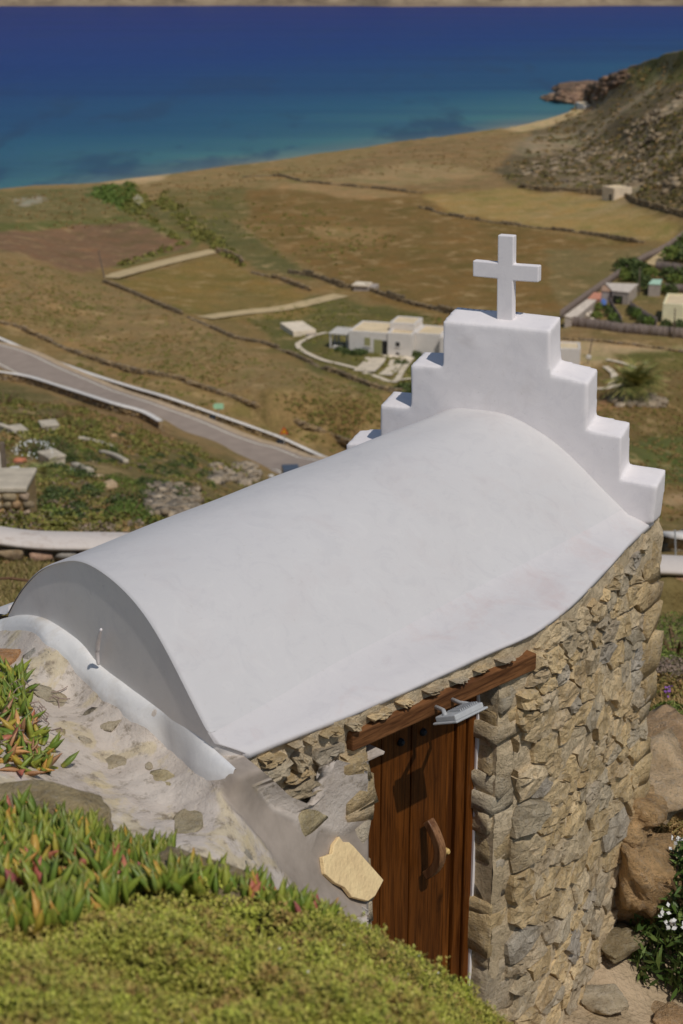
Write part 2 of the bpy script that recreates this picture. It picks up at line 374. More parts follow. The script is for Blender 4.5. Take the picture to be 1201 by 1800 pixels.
paint([(-900, 440), (0, 407), (60, 405), (238, 389), (335, 424), (332, 436), (215, 470), (150, 478), (-20, 450), (-900, 500)], (122, 93, 66), (112, 92, 56), .25)
paint([(-50, 398), (238, 378), (350, 418), (350, 432), (220, 474), (190, 470), (330, 434), (335, 426), (238, 391), (-50, 410)], (100, 98, 48), (74, 84, 38), .6)
paint([(205, 500), (380, 448), (420, 470), (545, 524), (520, 540), (370, 560), (330, 552)], (128, 105, 54), (112, 98, 44), .5)
paint([(235, 372), (300, 340), (430, 400), (560, 500), (450, 470), (380, 440), (330, 410)], (100, 92, 50), (72, 76, 38), .6)
paint([(290, 335), (430, 330), (560, 345), (480, 380), (360, 385)], (112, 98, 54), (84, 86, 42), .5)
paint([(430, 335), (740, 325), (770, 365), (1010, 420), (1130, 430), (1010, 545), (700, 545), (560, 480), (440, 400)], (120, 94, 50), (108, 92, 42), .6)
paint([(480, 330), (560, 318), (740, 345), (620, 350)], (152, 122, 80), (120, 100, 60), .2)
paint([(540, 395), (700, 400), (660, 425), (560, 420)], (140, 112, 68))
paint([(700, 250), (930, 235), (960, 300), (880, 330), (700, 335), (560, 310)], (134, 108, 70), (104, 96, 52), .4)
paint([(560, 318), (720, 285), (800, 290), (860, 310), (700, 328)], (152, 126, 86), (116, 102, 60), .25)
paint([(745, 345), (880, 330), (1050, 345), (1100, 360), (1201, 395), (1180, 425), (1133, 424), (1033, 410), (888, 390), (783, 374)], (152, 126, 74), (130, 112, 60), .35)
paint([(870, 300), (960, 209), (1040, 140), (2200, -300), (2200, 420), (1201, 388), (1110, 350), (1050, 338), (905, 326)], (98, 84, 58), (70, 66, 40), .65)
paint([(960, 209), (1010, 150), (1100, 100), (1140, 110), (1080, 160), (1030, 200)], (124, 98, 76), (96, 84, 56), .3)
paint([(1080, 130), (2200, -300), (2200, -100), (1201, 140), (1130, 160)], (108, 100, 50), (96, 94, 38), .5)
hl = hillm * np.clip((fbm((TX * .7 + TY * .7) / 60, (TX * .7 - TY * .7) / 18, 71) - .5) * 9, 0, 1)
A[..., :3] = A[..., :3] * (1 - .7 * hl[..., None]) + np.array(srgb(150, 132, 106))[:3] * .7 * hl[..., None]
paint([(880, 228), (905, 219), (960, 206), (1000, 193), (1026, 180), (1032, 192), (985, 217), (930, 231)], (186, 158, 116), (170, 146, 110), .1)
paint([(180, 321), (232, 313), (306, 304), (286, 316), (240, 324)], (180, 152, 112), (160, 136, 100), .1)
# hillside above the road
paint([(-900, 430), (0, 436), (60, 455), (180, 492), (320, 554), (430, 606), (560, 662), (700, 695), (700, 900), (-900, 560)], (134, 110, 70), (98, 96, 46), .5)
paint([(430, 560), (560, 520), (760, 555), (820, 700), (700, 692), (560, 660)], (100, 92, 48), (78, 84, 38), .5)
paint([(400, 500), (560, 545), (540, 560), (380, 566), (360, 558)], (124, 104, 56))
paint([(560, 640), (640, 690), (740, 700), (740, 640)], (108, 98, 52))
paint([(-200, 540), (0, 575), (135, 625), (320, 675), (450, 720), (620, 785), (560, 800), (380, 728), (150, 655), (-200, 580)], (128, 106, 66), (92, 88, 46), .5)
# below the road
paint([(-900, 640), (0, 668), (200, 725), (285, 752), (420, 810), (470, 840), (560, 900), (560, 1000), (-900, 1000)], (108, 94, 54), (80, 84, 40), .6)
paint([(100, 700), (280, 745), (340, 790), (240, 800), (120, 740)], (126, 98, 62), (92, 86, 46), .4)
paint([(-900, 890), (-10, 900), (330, 905), (470, 925), (470, 960), (-900, 960)], (96, 88, 56), (74, 74, 42), .6)
# right hand flats
paint([(960, 440), (1201, 430), (1201, 600), (985, 585), (985, 550)], (120, 102, 62), (82, 84, 44), .5)
paint([(985, 575), (2000, 590), (2000, 620), (985, 600)], (132, 108, 70), (104, 90, 56), .4)
paint([(840, 590), (1000, 596), (1201, 612), (2000, 630), (2000, 645), (1201, 628), (1110, 622), (1060, 640), (980, 650), (840, 640)], (170, 144, 106), (150, 126, 90), .15)
paint([(1070, 622), (1201, 618), (2000, 640), (2000, 680), (1201, 655), (1120, 640)], (104, 94, 48), (84, 86, 40), .5)
paint([(980, 650), (1201, 650), (2000, 690), (2000, 900), (980, 830)], (112, 92, 54), (98, 86, 44), .5)
paint([(1050, 775), (1201, 765), (2000, 800), (2000, 860), (1050, 850)], (88, 90, 46), (74, 82, 36), .6)
paint([(1050, 700), (1100, 698), (1100, 722), (1050, 722)], (148, 112, 76))
paint([(1050, 873), (1201, 872), (2000, 878), (2000, 886), (1050, 884)], (160, 134, 98))
# close ground
paint([(-900, 1000), (2200, 1000), (2200, 2200), (-900, 2200)], (112, 98, 60), (84, 88, 42), .5)
paint([(1050, 1240), (2200, 1240), (2200, 2200), (700, 2200)], (172, 150, 124), (150, 128, 104), .2)
t = NT('dry_ground'); p = t.pos(); a = t.n('ShaderNodeVertexColor', layer_name='base'); b = t.n('ShaderNodeVertexColor', layer_name='scrub')
n1 = t.noise(t.pos((1, .55, 1)), .42, 7, .68); n2 = t.noise(p, .11, 4, .6); n3 = t.noise(p, 1.7, 6, .75)
col = t.mix(t.ramp(n2, [(.3, (.9, .9, .9)), (.5, (0, 0, 0))]), a.outputs[0], (.70, .80, .66, 1), 'MULTIPLY')
col = t.mix(t.ramp(n2, [(.55, (0, 0, 0)), (.75, (.8, .8, .8))]), col, (1.28, 1.18, 1.08, 1), 'MULTIPLY')
hue = t.noise(t.pos((1, .7, 1)), .16, 6, .7)
col = t.mix(t.ramp(hue, [(.36, (.8, .8, .8)), (.48, (0, 0, 0))]), col, (1.06, .95, .85, 1), 'MULTIPLY')
col = t.mix(t.ramp(hue, [(.52, (0, 0, 0)), (.64, (.85, .85, .85))]), col, (.80, .92, .74, 1), 'MULTIPLY')
spk = t.math('MULTIPLY', t.math('SUBTRACT', t.math('ADD', n1, t.math('MULTIPLY', b.outputs[1], .25)), .615), 10, True)
col = t.mix(t.math('MULTIPLY', spk, .85), col, b.outputs[0])
col = t.mix(t.ramp(n3, [(.3, (.9, .9, .9)), (.56, (0, 0, 0))]), col, (.52, .53, .48, 1), 'MULTIPLY')
bare = t.ramp(t.noise(p, .23, 6, .7), [(.54, (0, 0, 0)), (.68, (.6, .6, .6))])
col = t.mix(bare, col, srgb(158, 132, 92))
M_ground = t.fin(col, .95, t.bump(t.math('ADD', n1, t.math('MULTIPLY', n3, .4)), .9, .35))
# outer rim: down under the sea, or over the crest of the headland
for arr in (A, B):
    for _ in range(3): arr[1:-1, 1:-1] = (arr[:-2, 1:-1] + arr[2:, 1:-1] + arr[1:-1, :-2] + arr[1:-1, 2:] + 2 * arr[1:-1, 1:-1]) / 6
e1 = np.stack([TX[0] * 1.02, TY[0] * 1.02 + 6, np.minimum(TZ[0] - 1.2, -1.0) * (PXG < 1028) + (TZ[0] - 2.5) * (PXG >= 1028)], -1)
e2 = np.stack([TX[0] * 1.2, TY[0] * 1.2 + 60, np.full(len(PXG), -6.)], -1)
V = np.concatenate([e2[None], e1[None], np.stack([TX, TY, TZ], -1)], 0); V[2, :, 2] = np.where(PXG < 1028, np.minimum(V[2, :, 2], .05), V[2, :, 2])
A2 = np.concatenate([A[:1], A[:1], A]); B2 = np.concatenate([B[:1], B[:1], B]); A2[..., 3] = 1
B2c = B2.copy()
# density rides in its own attribute
t2 = M_ground.node_tree
dens = np.repeat(B2[..., 3:4], 4, -1); dens[..., 3] = 1; B2[..., 3] = 1
dn = t2.nodes.new('ShaderNodeVertexColor'); dn.layer_name = 'density'
for lk in list(t2.links):
    if lk.from_node == b and lk.from_socket == b.outputs[1]:
        to = lk.to_socket; t2.links.remove(lk); sep = t2.nodes.new('ShaderNodeSeparateColor'); t2.links.new(dn.outputs[0], sep.inputs[0]); t2.links.new(sep.outputs[0], to)
nr, nc = V.shape[:2]
tag(mesh_np('terrain', V, grid_faces(nr, nc), M_ground, smooth=True, cols={'base': A2.reshape(-1, 4), 'scrub': B2.reshape(-1, 4), 'density': dens.reshape(-1, 4)}), kind='structure')

# ------------------------------------------------------------------ rock, block and leaf clouds
_ico = {}
def ico(sub):
    if sub not in _ico:
        import bmesh
        bm = bmesh.new(); bmesh.ops.create_icosphere(bm, subdivisions=sub, radius=1); bm.verts.ensure_lookup_table()
        _ico[sub] = (np.array([v.co[:] for v in bm.verts]), np.array([[v.index for v in f.verts] for f in bm.faces])); bm.free()
    return _ico[sub]
def n3(V, s, sc, o=4):
    return (fbm(V[:, 0] * sc + V[:, 2] * sc * .7, V[:, 1] * sc - V[:, 2] * sc * .6, s, o) + fbm(V[:, 1] * sc + 5, V[:, 2] * sc + V[:, 0] * .3 * sc, s + 50, o)) - .94
def rock(size, seed, sub=3, rough=.35, flat=.0, sq=.75):
    V, Fc = ico(sub); V = V.copy()
    V = np.sign(V) * np.abs(V) ** sq; V /= np.abs(V).max()
    d = 1 + rough * n3(V, seed, 1.1, 3) * 1.3 + rough * .45 * n3(V, seed + 7, 3.2, 4)
    V = V * d[:, None]
    if flat: V[:, 2] = np.minimum(V[:, 2], 1 - flat + .1 * n3(V, seed + 3, 2))
    return V * np.array(size), Fc
def hull_rock(size, seed, npts=22, cuts=2, rough=.10, sq=.7):
    """angular broken stone: convex hull of scattered points, subdivided and chipped"""
    import bmesh
    r = np.random.default_rng(seed); P = r.normal(0, 1, (npts, 3)); P = np.sign(P) * np.abs(P) ** sq; P /= np.abs(P).max(1)[:, None] ** .55 * np.linalg.norm(P, axis=1)[:, None] ** .45
    bm = bmesh.new()
    for p in P: bm.verts.new(p)
    h = bmesh.ops.convex_hull(bm, input=bm.verts)
    bmesh.ops.delete(bm, geom=[g for g in h['geom_interior'] if isinstance(g, bmesh.types.BMVert)], context='VERTS')
    if cuts: bmesh.ops.subdivide_edges(bm, edges=bm.edges[:], cuts=cuts, use_grid_fill=True)
    bmesh.ops.triangulate(bm, faces=bm.faces[:])
    bm.verts.ensure_lookup_table(); V = np.array([v.co[:] for v in bm.verts]); bm.verts.index_update(); Fc = np.array([[v.index for v in f.verts] for f in bm.faces]); bm.free()
    if rough: V = V * (1 + rough * 2.2 * n3(V, seed, 1.6, 3) + rough * n3(V, seed + 9, 5, 3))[:, None]
    return V * np.array(size), Fc
def block_rock(size, seed, jit=.3, cuts=1, rough=.05):
    """squarish split stone: hull of shaken box corners and a few edge points"""
    import bmesh
    r = np.random.default_rng(seed); P = np.array([(x, y, z) for x in (-1, 1) for y in (-1, 1) for z in (-1, 1)], float); P = np.concatenate([P, np.sign(r.normal(size=(9, 3))) * np.array([1, 1, 1]) * np.where(r.random((9, 3)) < .4, r.random((9, 3)), 1)])
    P = P * (1 - jit * r.random(P.shape))
    bm = bmesh.new()
    for p in P: bm.verts.new(p)
    h = bmesh.ops.convex_hull(bm, input=bm.verts)
    bmesh.ops.delete(bm, geom=[g for g in h['geom_interior'] if isinstance(g, bmesh.types.BMVert)], context='VERTS')
    if cuts: bmesh.ops.subdivide_edges(bm, edges=bm.edges[:], cuts=cuts, use_grid_fill=True)
    bmesh.ops.triangulate(bm, faces=bm.faces[:])
    bm.verts.ensure_lookup_table(); V = np.array([v.co[:] for v in bm.verts]); bm.verts.index_update(); Fc = np.array([[v.index for v in f.verts] for f in bm.faces]); bm.free()
    V = V * (1 + rough * 2.5 * n3(V, seed, 1.3, 3) + rough * 1.5 * n3(V, seed + 9, 4, 3))[:, None]
    return V * np.array(size), Fc
def rotz(V, a):
    c, s = math.cos(a), math.sin(a); return np.stack([V[:, 0] * c - V[:, 1] * s, V[:, 0] * s + V[:, 1] * c, V[:, 2]], 1)
CUBE = np.array([(-1, -1, -1), (1, -1, -1), (1, 1, -1), (-1, 1, -1), (-1, -1, 1), (1, -1, 1), (1, 1, 1), (-1, 1, 1)], float) * .5
CF = np.array([(3, 2, 1, 0), (4, 5, 6, 7), (0, 1, 5, 4), (1, 2, 6, 5), (2, 3, 7, 6), (3, 0, 4, 7)])
def blocks(C, T, size, jit=.22):
    """many jittered stone blocks: centres, unit directions along the wall, sizes (l, w, h)"""
    n = len(C); P = CUBE[None] * np.asarray(size)[:, None]
    P = P + RNG.uniform(-jit, jit, (n, 8, 3)) * np.asarray(size)[:, None] * .6
    T = np.asarray(T); N = np.stack([-T[:, 1], T[:, 0], T[:, 0] * 0], 1)
    W = P[..., 0:1] * T[:, None] + P[..., 1:2] * N[:, None]; W[..., 2] += P[..., 2]
    V = W + np.asarray(C)[:, None]
    return V.reshape(-1, 3), (CF[None] + 8 * np.arange(n)[:, None, None]).reshape(-1, 4)
def leaf_cloud(C, Nrm, size, asp=.45, jit=.7):
    """one quad leaf per centre, facing roughly along Nrm"""
    n = len(C); Nn = Nrm + RNG.normal(0, jit, (n, 3)); Nn /= np.linalg.norm(Nn, axis=1)[:, None]
    U = np.cross(Nn, RNG.normal(0, 1, (n, 3))); U /= np.linalg.norm(U, axis=1)[:, None]; W = np.cross(Nn, U)
    s = np.broadcast_to(size, (n,))[:, None]
    V = np.stack([C - U * s, C - W * s * asp + Nn * s * .12, C + U * s, C + W * s * asp + Nn * s * .12], 1)
    return V.reshape(-1, 3), np.arange(4 * n).reshape(n, 4)
def cat(parts):
    V = []; Fc = []; b = 0
    for v, f in parts: V.append(v); Fc.append(np.asarray(f) + b); b += len(v)
    return np.concatenate(V), np.concatenate(Fc)
def bush_pts(c, r, h, n, shell=.55):
    d = RNG.normal(0, 1, (n, 3)); d[:, 2] = np.abs(d[:, 2]); d /= np.linalg.norm(d, axis=1)[:, None]
    rr = (shell + (1 - shell) * RNG.random((n, 1)) ** .5)
    lump = 1 + .35 * n3(d * 1.7 + np.array(c) * .37, 5, 1.3, 2)[:, None]
    return np.array(c) + d * rr * lump * np.array([r, r, h]), d
# ================================================================== CHAPEL
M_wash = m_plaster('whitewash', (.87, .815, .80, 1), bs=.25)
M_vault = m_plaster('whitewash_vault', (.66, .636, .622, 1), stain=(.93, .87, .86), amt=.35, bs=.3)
M_end = m_plaster('grey_render', (.84, .79, .74, 1), stain=(.9, .87, .84), amt=.3, bs=.08)
M_strip = m_plaster('whitewash_fresh', (.84, .82, .79, 1), stain=(.74, .68, .6), amt=.8, bs=.45)
STC = [srgb(142, 124, 93, .41), srgb(163, 143, 108, .41), srgb(150, 130, 96, .41), srgb(158, 138, 104, .43), srgb(140, 130, 112, .43), srgb(168, 148, 114, .44), srgb(142, 132, 116, .43), srgb(152, 132, 100, .43)]
M_stone = m_stone('schist', STC, scale=4.5, bump=.8, bd=.035)
M_stone_grey = m_stone('schist_grey', [srgb(136, 128, 116, .44), srgb(150, 138, 116, .46), srgb(138, 126, 106, .44)], scale=4.5, bump=.8, bd=.035)
def m_mortar(name, c, c2, sc=3.):
    t = NT(name); p = t.pos(); f = t.noise(p, sc, 7, .65); g = t.noise(p, sc * 9, 6, .75); k = t.noise(p, sc * 26, 3, .6)
    col = t.ramp(f, [(.35, c2), (.62, c)])
    col = t.mix(t.ramp(g, [(.32, (.9, .9, .9)), (.52, (0, 0, 0))]), col, tuple(x * .62 for x in c2[:3]) + (1,))
    col = t.mix(t.ramp(k, [(.64, (0, 0, 0)), (.72, (.6, .6, .6))]), col, (.62, .56, .48, 1))
    return t.fin(col, .92, t.bump(t.math('ADD', t.math('MULTIPLY', g, .8), t.math('ADD', f, t.math('MULTIPLY', k, .25))), .9, .035))
M_mortar = m_mortar('wall_mortar', srgb(164, 148, 122, .45), srgb(140, 124, 98, .44))
def m_wood(name, c1, c2, axis='z', scale=1., rough=.42):
    t = NT(name); sc = {'z': (22, 22, 1.1), 's': (2.0, 2.0, 26)}[axis]; p = t.pos(sc); r = t.rnd()
    wob = t.noise(p, scale, 7, .62, .8); fine = t.noise(t.pos(tuple(x * 4 for x in sc)), scale, 4, .6)
    col = t.ramp(wob, [(.32, c2), (.5, c1), (.68, tuple(min(1, x * 1.35) for x in c1[:3]) + (1,))])
    col = t.mix(t.ramp(fine, [(.35, (.6, .6, .6)), (.55, (0, 0, 0))]), col, tuple(x * .45 for x in c2[:3]) + (1,))
    kn = t.ramp(t.noise(t.pos((7, 7, 3.2)), 1.0, 3), [(.70, (0, 0, 0)), (.78, (.8, .8, .8))])
    col = t.mix(kn, col, tuple(x * .4 for x in c2[:3]) + (1,))
    col = t.mix(r, col, (.72, .70, .68, 1), 'MULTIPLY')
    t.b.inputs['Specular IOR Level'].default_value = .16
    return t.fin(col, rough, t.bump(t.math('ADD', wob, t.math('MULTIPLY', fine, .4)), .35, .006))
M_door = m_wood('varnished_timber', (.165, .052, .009, 1), (.070, .020, .004, 1))
M_lintel = m_wood('lintel_timber', (.22, .095, .036, 1), (.10, .038, .015, 1), axis='s', rough=.6)
M_dark = m_simple('black_iron', (.02, .022, .026, 1), .2, 20, .5)
M_alu = m_simple('cast_aluminium', (.46, .46, .45, 1), .1, 30, .45)
M_brass = m_simple('brass', (.62, .42, .15, 1), .2, 40, .35); 
M_glass = m_simple('lamp_glass', (.05, .055, .06, 1), .1, 10, .15)

chapel = thing('chapel', NW((.5, 9.5, -8.2)), 'white barrel vaulted stone chapel with stepped gable and cross', 'chapel')
# --- key lines (near units)
R0, L0 = N_z(386, 1302, 4.0), N_z(16, 1081, 4.22)
R1 = N_z(1104, 904, 4.0)
dRear = (L0 - R0); dRear.z = 0; dRear.normalize(); nRear = Vector((-dRear.y, dRear.x, 0))          # towards the camera / uphill
if nRear.y > 0: nRear = -nRear
dG = Vector((.909, -.417, 0)).normalized(); nG = Vector((.417, .909, 0)).normalized()
# rear rim and front arc traced as points on their planes
rear_px = [(386, 1302), (360, 1252), (320, 1172), (288, 1112), (252, 1060), (208, 1016), (160, 984), (132, 978), (84, 990), (60, 1010), (40, 1036), (24, 1064), (16, 1081)]
rear = [N_plane(x, y, R0, nRear) for x, y in rear_px]
front_px = [(1104, 904), (1062, 864), (1019, 816), (976, 776), (934, 747), (891, 726), (859, 719), (827, 720)]
front = [N_plane(x, y, R1, nG) for x, y in front_px]
crown = front[-1]; q = (crown - R1).dot(dG)
front += [Vector((crown + (crown - p) * .56).to_tuple()[:2] + (p.z,)) for p in front[-2:0:-1]] 
L1 = crown + (crown - R1) * .56; L1.z = R1.z - .05; front.append(L1)
def resample(P, n):
    P = [Vector(p) for p in P]; S = smooth_path(P, .02); d = [0]
    for a, b in zip(S, S[1:]): d.append(d[-1] + (b - a).length)
    out = []
    for t_ in np.linspace(0, d[-1], n):
        out.append([np.interp(t_, d, [p[k] for p in S]) for k in range(3)])
    return np.array(out)
NA = 49
ra, fa = resample(rear, NA), resample(front, NA)
for arr in (ra, fa):                                     # soften kinks
    for _ in range(6): arr[1:-1] = .5 * arr[1:-1] + .25 * (arr[:-2] + arr[2:])
# --- eave edge along the door side
eave_px = [(440, 1326), (520, 1293), (615, 1256), (700, 1219), (780, 1183), (860, 1146), (940, 1110), (1000, 1067), (1055, 1013), (1105, 958), (1150, 917)]
eave = [N_z(x, y, 4.075) for x, y in eave_px]
NS = 70
ev = resample(eave, NS)
sg = np.linspace(0, 1, NS)
cr = np.array([np.array(R0) * (1 - s) + np.array(R1) * s for s in sg])
# pair eave points with crease points by fraction of length
rows_ = []
for k, s in enumerate(sg):
    s2 = s + .05 * s ** 3                                 # vault runs on into the gable
    arc = ra * (1 - s2) + fa * s2
    arc[:, 2] += .026 * (vn(arc[:, 0] * 1.3, arc[:, 1] * 1.3, 3) - .5)
    e = ev[k]; c = arc[0]
    m = c * .45 + e * .55; m[2] = c[2] - .030 - .01 * vn(np.array([k * .2]), np.array([7.]), 2)[0]; m0 = c * .93 + e * .07; m0[2] = c[2] - .008
    und = e.copy(); und[2] -= .024; edge = e.copy(); edge[2] += .0
    inn = e * .9 + c * .1; inn[2] = e[2] - .028
    er = e * .97 + c * .03; er[2] = e[2] + .010
    wav = .018 * (vn(np.array([k * .35]), np.array([2.]), 5)[0] - .5)
    edge[:2] += (e - c)[:2] * wav * 2
    prof = [inn, und, edge, er, m, m0] + list(arc[1:])
    lend = arc[-1]; out = (arc[-1] - arc[0]); out[2] = 0; out /= np.linalg.norm(out)
    prof += [lend + out * .25 - np.array([0, 0, .05]), lend + out * .34 - np.array([0, 0, .08]), lend + out * .34 - np.array([0, 0, .16])]
    rows_.append(np.array(prof))
rows_ = np.array(rows_)
# round the rear rim: a tight extra ring slightly in
nrV = np.array(nRear)
r00 = rows_[0].copy(); cen = np.array([*(ra.mean(0)[:2]), -4.1])
ring = [r00 + nrV * .0]
inset = r00 + (cen - r00) * np.array([.018]) + nrV * .03
rows_ = np.concatenate([inset[None], (r00 + nrV * .02 + (cen - r00) * .004)[None], rows_], 0)
V = rows_ * K + np.array([0, 0, ZC])
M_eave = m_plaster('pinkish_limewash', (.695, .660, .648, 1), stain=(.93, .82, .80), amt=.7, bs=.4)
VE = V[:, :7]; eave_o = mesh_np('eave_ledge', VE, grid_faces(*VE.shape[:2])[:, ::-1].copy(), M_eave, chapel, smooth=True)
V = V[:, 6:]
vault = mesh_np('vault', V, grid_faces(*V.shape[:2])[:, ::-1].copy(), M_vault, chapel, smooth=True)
sm = vault.modifiers.new('subsurf', 'SUBSURF'); sm.levels = 1; sm.render_levels = 1
# --- rear end wall (shaded)
rim = inset[2:-3] ; nb = 14
EW = []
for k in range(nb + 1):
    f = k / nb; p = rim.copy(); low = p.copy(); low[:, 2] = -5.6
    EW.append(p * (1 - f) + low * f)
EW = np.array(EW) - nrV * .012
EW += nrV * (.03 * (fbm(EW[..., 0:1] * 1.5 + EW[..., 1:2], EW[..., 2:3] * 1.5, 61) - .45))
mesh_np('end_wall', EW * K + [0, 0, ZC], grid_faces(*EW.shape[:2]), M_end, chapel, smooth=True)
# --- little curved spout on the end wall
hp = [(173, 1168), (171, 1150), (172, 1132), (175, 1117), (178, 1106)]
hk = [N_plane(x, y, R0 + nRear * (.05 + .012 * i), nRear) for i, (x, y) in enumerate(hp)]
hs0 = smooth_path(hk, .02); MB().tube([NW(p) for p in hs0], [.004 + .009 * math.sin(math.pi * min(.93, .12 + i / len(hs0) * .85)) for i in range(len(hs0))], 8).obj('spout', M_wash, chapel, True)

# --- gable
TG = .28
g_px = [(608, 781), (660, 779), (669, 770), (669, 713), (721, 716), (722, 642), (778, 645), (779, 564), (967, 581), (968, 658), (1033, 674), (1032, 756), (1092, 769), (1091, 843), (1155, 855), (1150, 960)]
gp = [N_plane(x, y, R1, nG) for x, y in g_px]
# true up the hand made steps: level treads, upright risers, a little slack
def gq(p): return (p - R1).dot(dG)
Q = [(gq(p), p.z) for p in gp]
left_b = [(Q[0][0], -4.75), (Q[0][0], Q[0][1])]
outl = left_b + Q[1:-1] + [(Q[-2][0] - .012, N_plane(1151, 921, R1, nG).z), (Q[-2][0] - .7, -4.2)]
print('gable', [(round(a, 2), round(b, 2)) for a, b in outl])
def gP(q, z, off): v = R1 + dG * q + nG * off; v.z = z; return v
gm = MB(); n = len(outl)
front_pts = [gP(a, b, 0) for a, b in outl]; back_pts = [gP(a, b + (.055 if b > -4.0 else -.03), TG) for a, b in outl]
gm.add([NW(p) for p in front_pts + back_pts], [tuple(range(n)), tuple(range(n, 2 * n))[::-1]] + [(i, n + i, n + (i + 1) % n, (i + 1) % n) for i in range(n)])
gable = gm.obj('gable', M_wash, chapel)
import bmesh
bm = bmesh.new(); bm.from_mesh(gable.data); bmesh.ops.recalc_face_normals(bm, faces=bm.faces)
bmesh.ops.triangulate(bm, faces=[f for f in bm.faces if len(f.verts) > 4])
bm.to_mesh(gable.data); bm.free()
rm = gable.modifiers.new('remesh', 'REMESH'); rm.mode = 'SHARP'; rm.octree_depth = 7; rm.use_smooth_shade = True
bv = gable.modifiers.new('smooth', 'SMOOTH'); bv.factor = .5; bv.iterations = 5
dtx = bpy.data.textures.new('hand_plaster', 'CLOUDS'); dtx.noise_scale = .35; dtx.noise_depth = 2
dm = gable.modifiers.new('plaster', 'DISPLACE'); dm.texture = dtx; dm.strength = .018; dm.mid_level = .5
# --- cross
c_px = [(875, 413), (903, 415), (902.5, 465), (947, 468), (946.5, 496.5), (902, 494), (901.5, 566), (873, 565), (873.5, 490), (831, 486), (831, 458), (874.5, 462)]
cpts = [NW(N_plane(x, y, R1 + nG * (TG * .42), nG)) for x, y in c_px]
cm = MB().prism(cpts, tuple(nG * (.075 * K)))
cross = cm.obj('cross', M_wash, gable, bevel=.007)
bm = bmesh.new(); bm.from_mesh(cross.data); bmesh.ops.recalc_face_normals(bm, faces=bm.faces); bm.to_mesh(cross.data); bm.free()

# --- masonry wall on the door side: plan path and helpers
wpath = [Vector((p[0], p[1], 0)) for p in ev]
far_c = gP(outl[-2][0], -4.2, TG); far_c.z = 0
cxy = R1; inw = []
wp = [Vector((*p[:2], 0)) for p in eave]
cen2 = Vector((.0, 10.2, 0))
wp = [p + (cen2 - p).normalized() * .002 for p in wp]
wp += [far_c + dG * .02, far_c - dG * .35 + nG * .02, far_c - dG * 1.2 + nG * .03]
WP = smooth_path(wp[:-2], .03) + [wp[-2], wp[-1]]
WL = [0]
for a, b in zip(WP, WP[1:]): WL.append(WL[-1] + (b - a).length)
WLn = np.array(WL); WPx = np.array([p.x for p in WP]); WPy = np.array([p.y for p in WP])
def wall_pt(u, v, off=0):
    x, y = np.interp(u, WLn, WPx), np.interp(u, WLn, WPy)
    e = .06; tx = np.interp(u + e, WLn, WPx) - np.interp(u - e, WLn, WPx); ty = np.interp(u + e, WLn, WPy) - np.interp(u - e, WLn, WPy)
    l = np.hypot(tx, ty) + 1e-9; nx_, ny_ = ty / l, -tx / l
    return np.stack([x + nx_ * off, y + ny_ * off, np.broadcast_to(v, np.shape(x))], -1)
def pjn(P):
    P = np.asarray(P); z = -P[..., 2]; y = P[..., 1]; dep = y * CT + z * ST; return CX + P[..., 0] / dep * F, CY + (z * CT - y * ST) / dep * F
def u_at_px(px, z):
    us = np.linspace(0, WLn[-1] - .9, 1500); x, y = pjn(wall_pt(us, np.full(1500, z))); return float(us[np.argmin(np.abs(x - px))])
uJL, uJR = u_at_px(640, -4.9), u_at_px(874, -4.75)
lin_a, lin_b = u_at_px(613, -4.3), u_at_px(936, -4.3)
S0 = Vector(wall_pt(np.array(lin_a), np.array(0.))); S1 = Vector(wall_pt(np.array(lin_b), np.array(0.)))
dS = (S1 - S0); dS.z = 0; dS.normalize(); nS = Vector((dS.y, -dS.x, 0))
zLT, zLB = N_plane(617, 1291, S0 + nS * .03, nS).z, N_plane(619, 1322, S0 + nS * .03, nS).z
zLT2, zLB2 = N_plane(934, 1152, S0 + nS * .03, nS).z, N_plane(933, 1181, S0 + nS * .03, nS).z
print('wall', WLn[-1], 'jambs', uJL, uJR, 'lintel', lin_a, lin_b, zLT, zLB, zLT2, zLB2, 'dS', dS)
REC = .20; ZB = -8.35
def corner_u(): return float(WLn[-3])
uC = corner_u()
# core wall mesh with the doorway left open
us = np.unique(np.concatenate([np.arange(0, uC + .9, .035), [uJL, uJR, uC]])); vs = np.arange(-4.085, ZB, -.035)
UU, VV = np.meshgrid(us, vs)
off = -.006 + .04 * (fbm(UU * 3.2, VV * 3.2, 5) - .47) + .07 * (fbm(UU * 9, VV * 9, 8) - .47) - .10 * np.clip(fbm(UU * 5, VV * 7, 44) - .56, 0, 1)
P = wall_pt(UU, VV, 0); pn = wall_pt(UU, VV, 1.) - P; P = P + pn * off[..., None]
um = (us[:-1] + us[1:]) / 2; vm = (vs[:-1] + vs[1:]) / 2
keep = ~((um[None] > uJL) & (um[None] < uJR) & (vm[:, None] < zLB + .02))
wall = mesh_np('masonry_wall', P * K + [0, 0, ZC], grid_faces(*UU.shape, keep), M_mortar, chapel, smooth=True)
def SP(s, z, o=0): v = S0 + dS * s + nS * o; return Vector((v.x, v.y, z))
sL = (Vector(wall_pt(np.array(uJL), np.array(0.))) - S0).dot(dS); sR = (Vector(wall_pt(np.array(uJR), np.array(0.))) - S0).dot(dS)
rv = MB()
for s in (sL, sR): rv.add([NW(SP(s, zLB + .05, .0)), NW(SP(s, zLB + .05, -.34)), NW(SP(s, ZB, -.34)), NW(SP(s, ZB, .0))], [(0, 1, 2, 3)])
rv.obj('door_reveal', M_mortar, chapel)
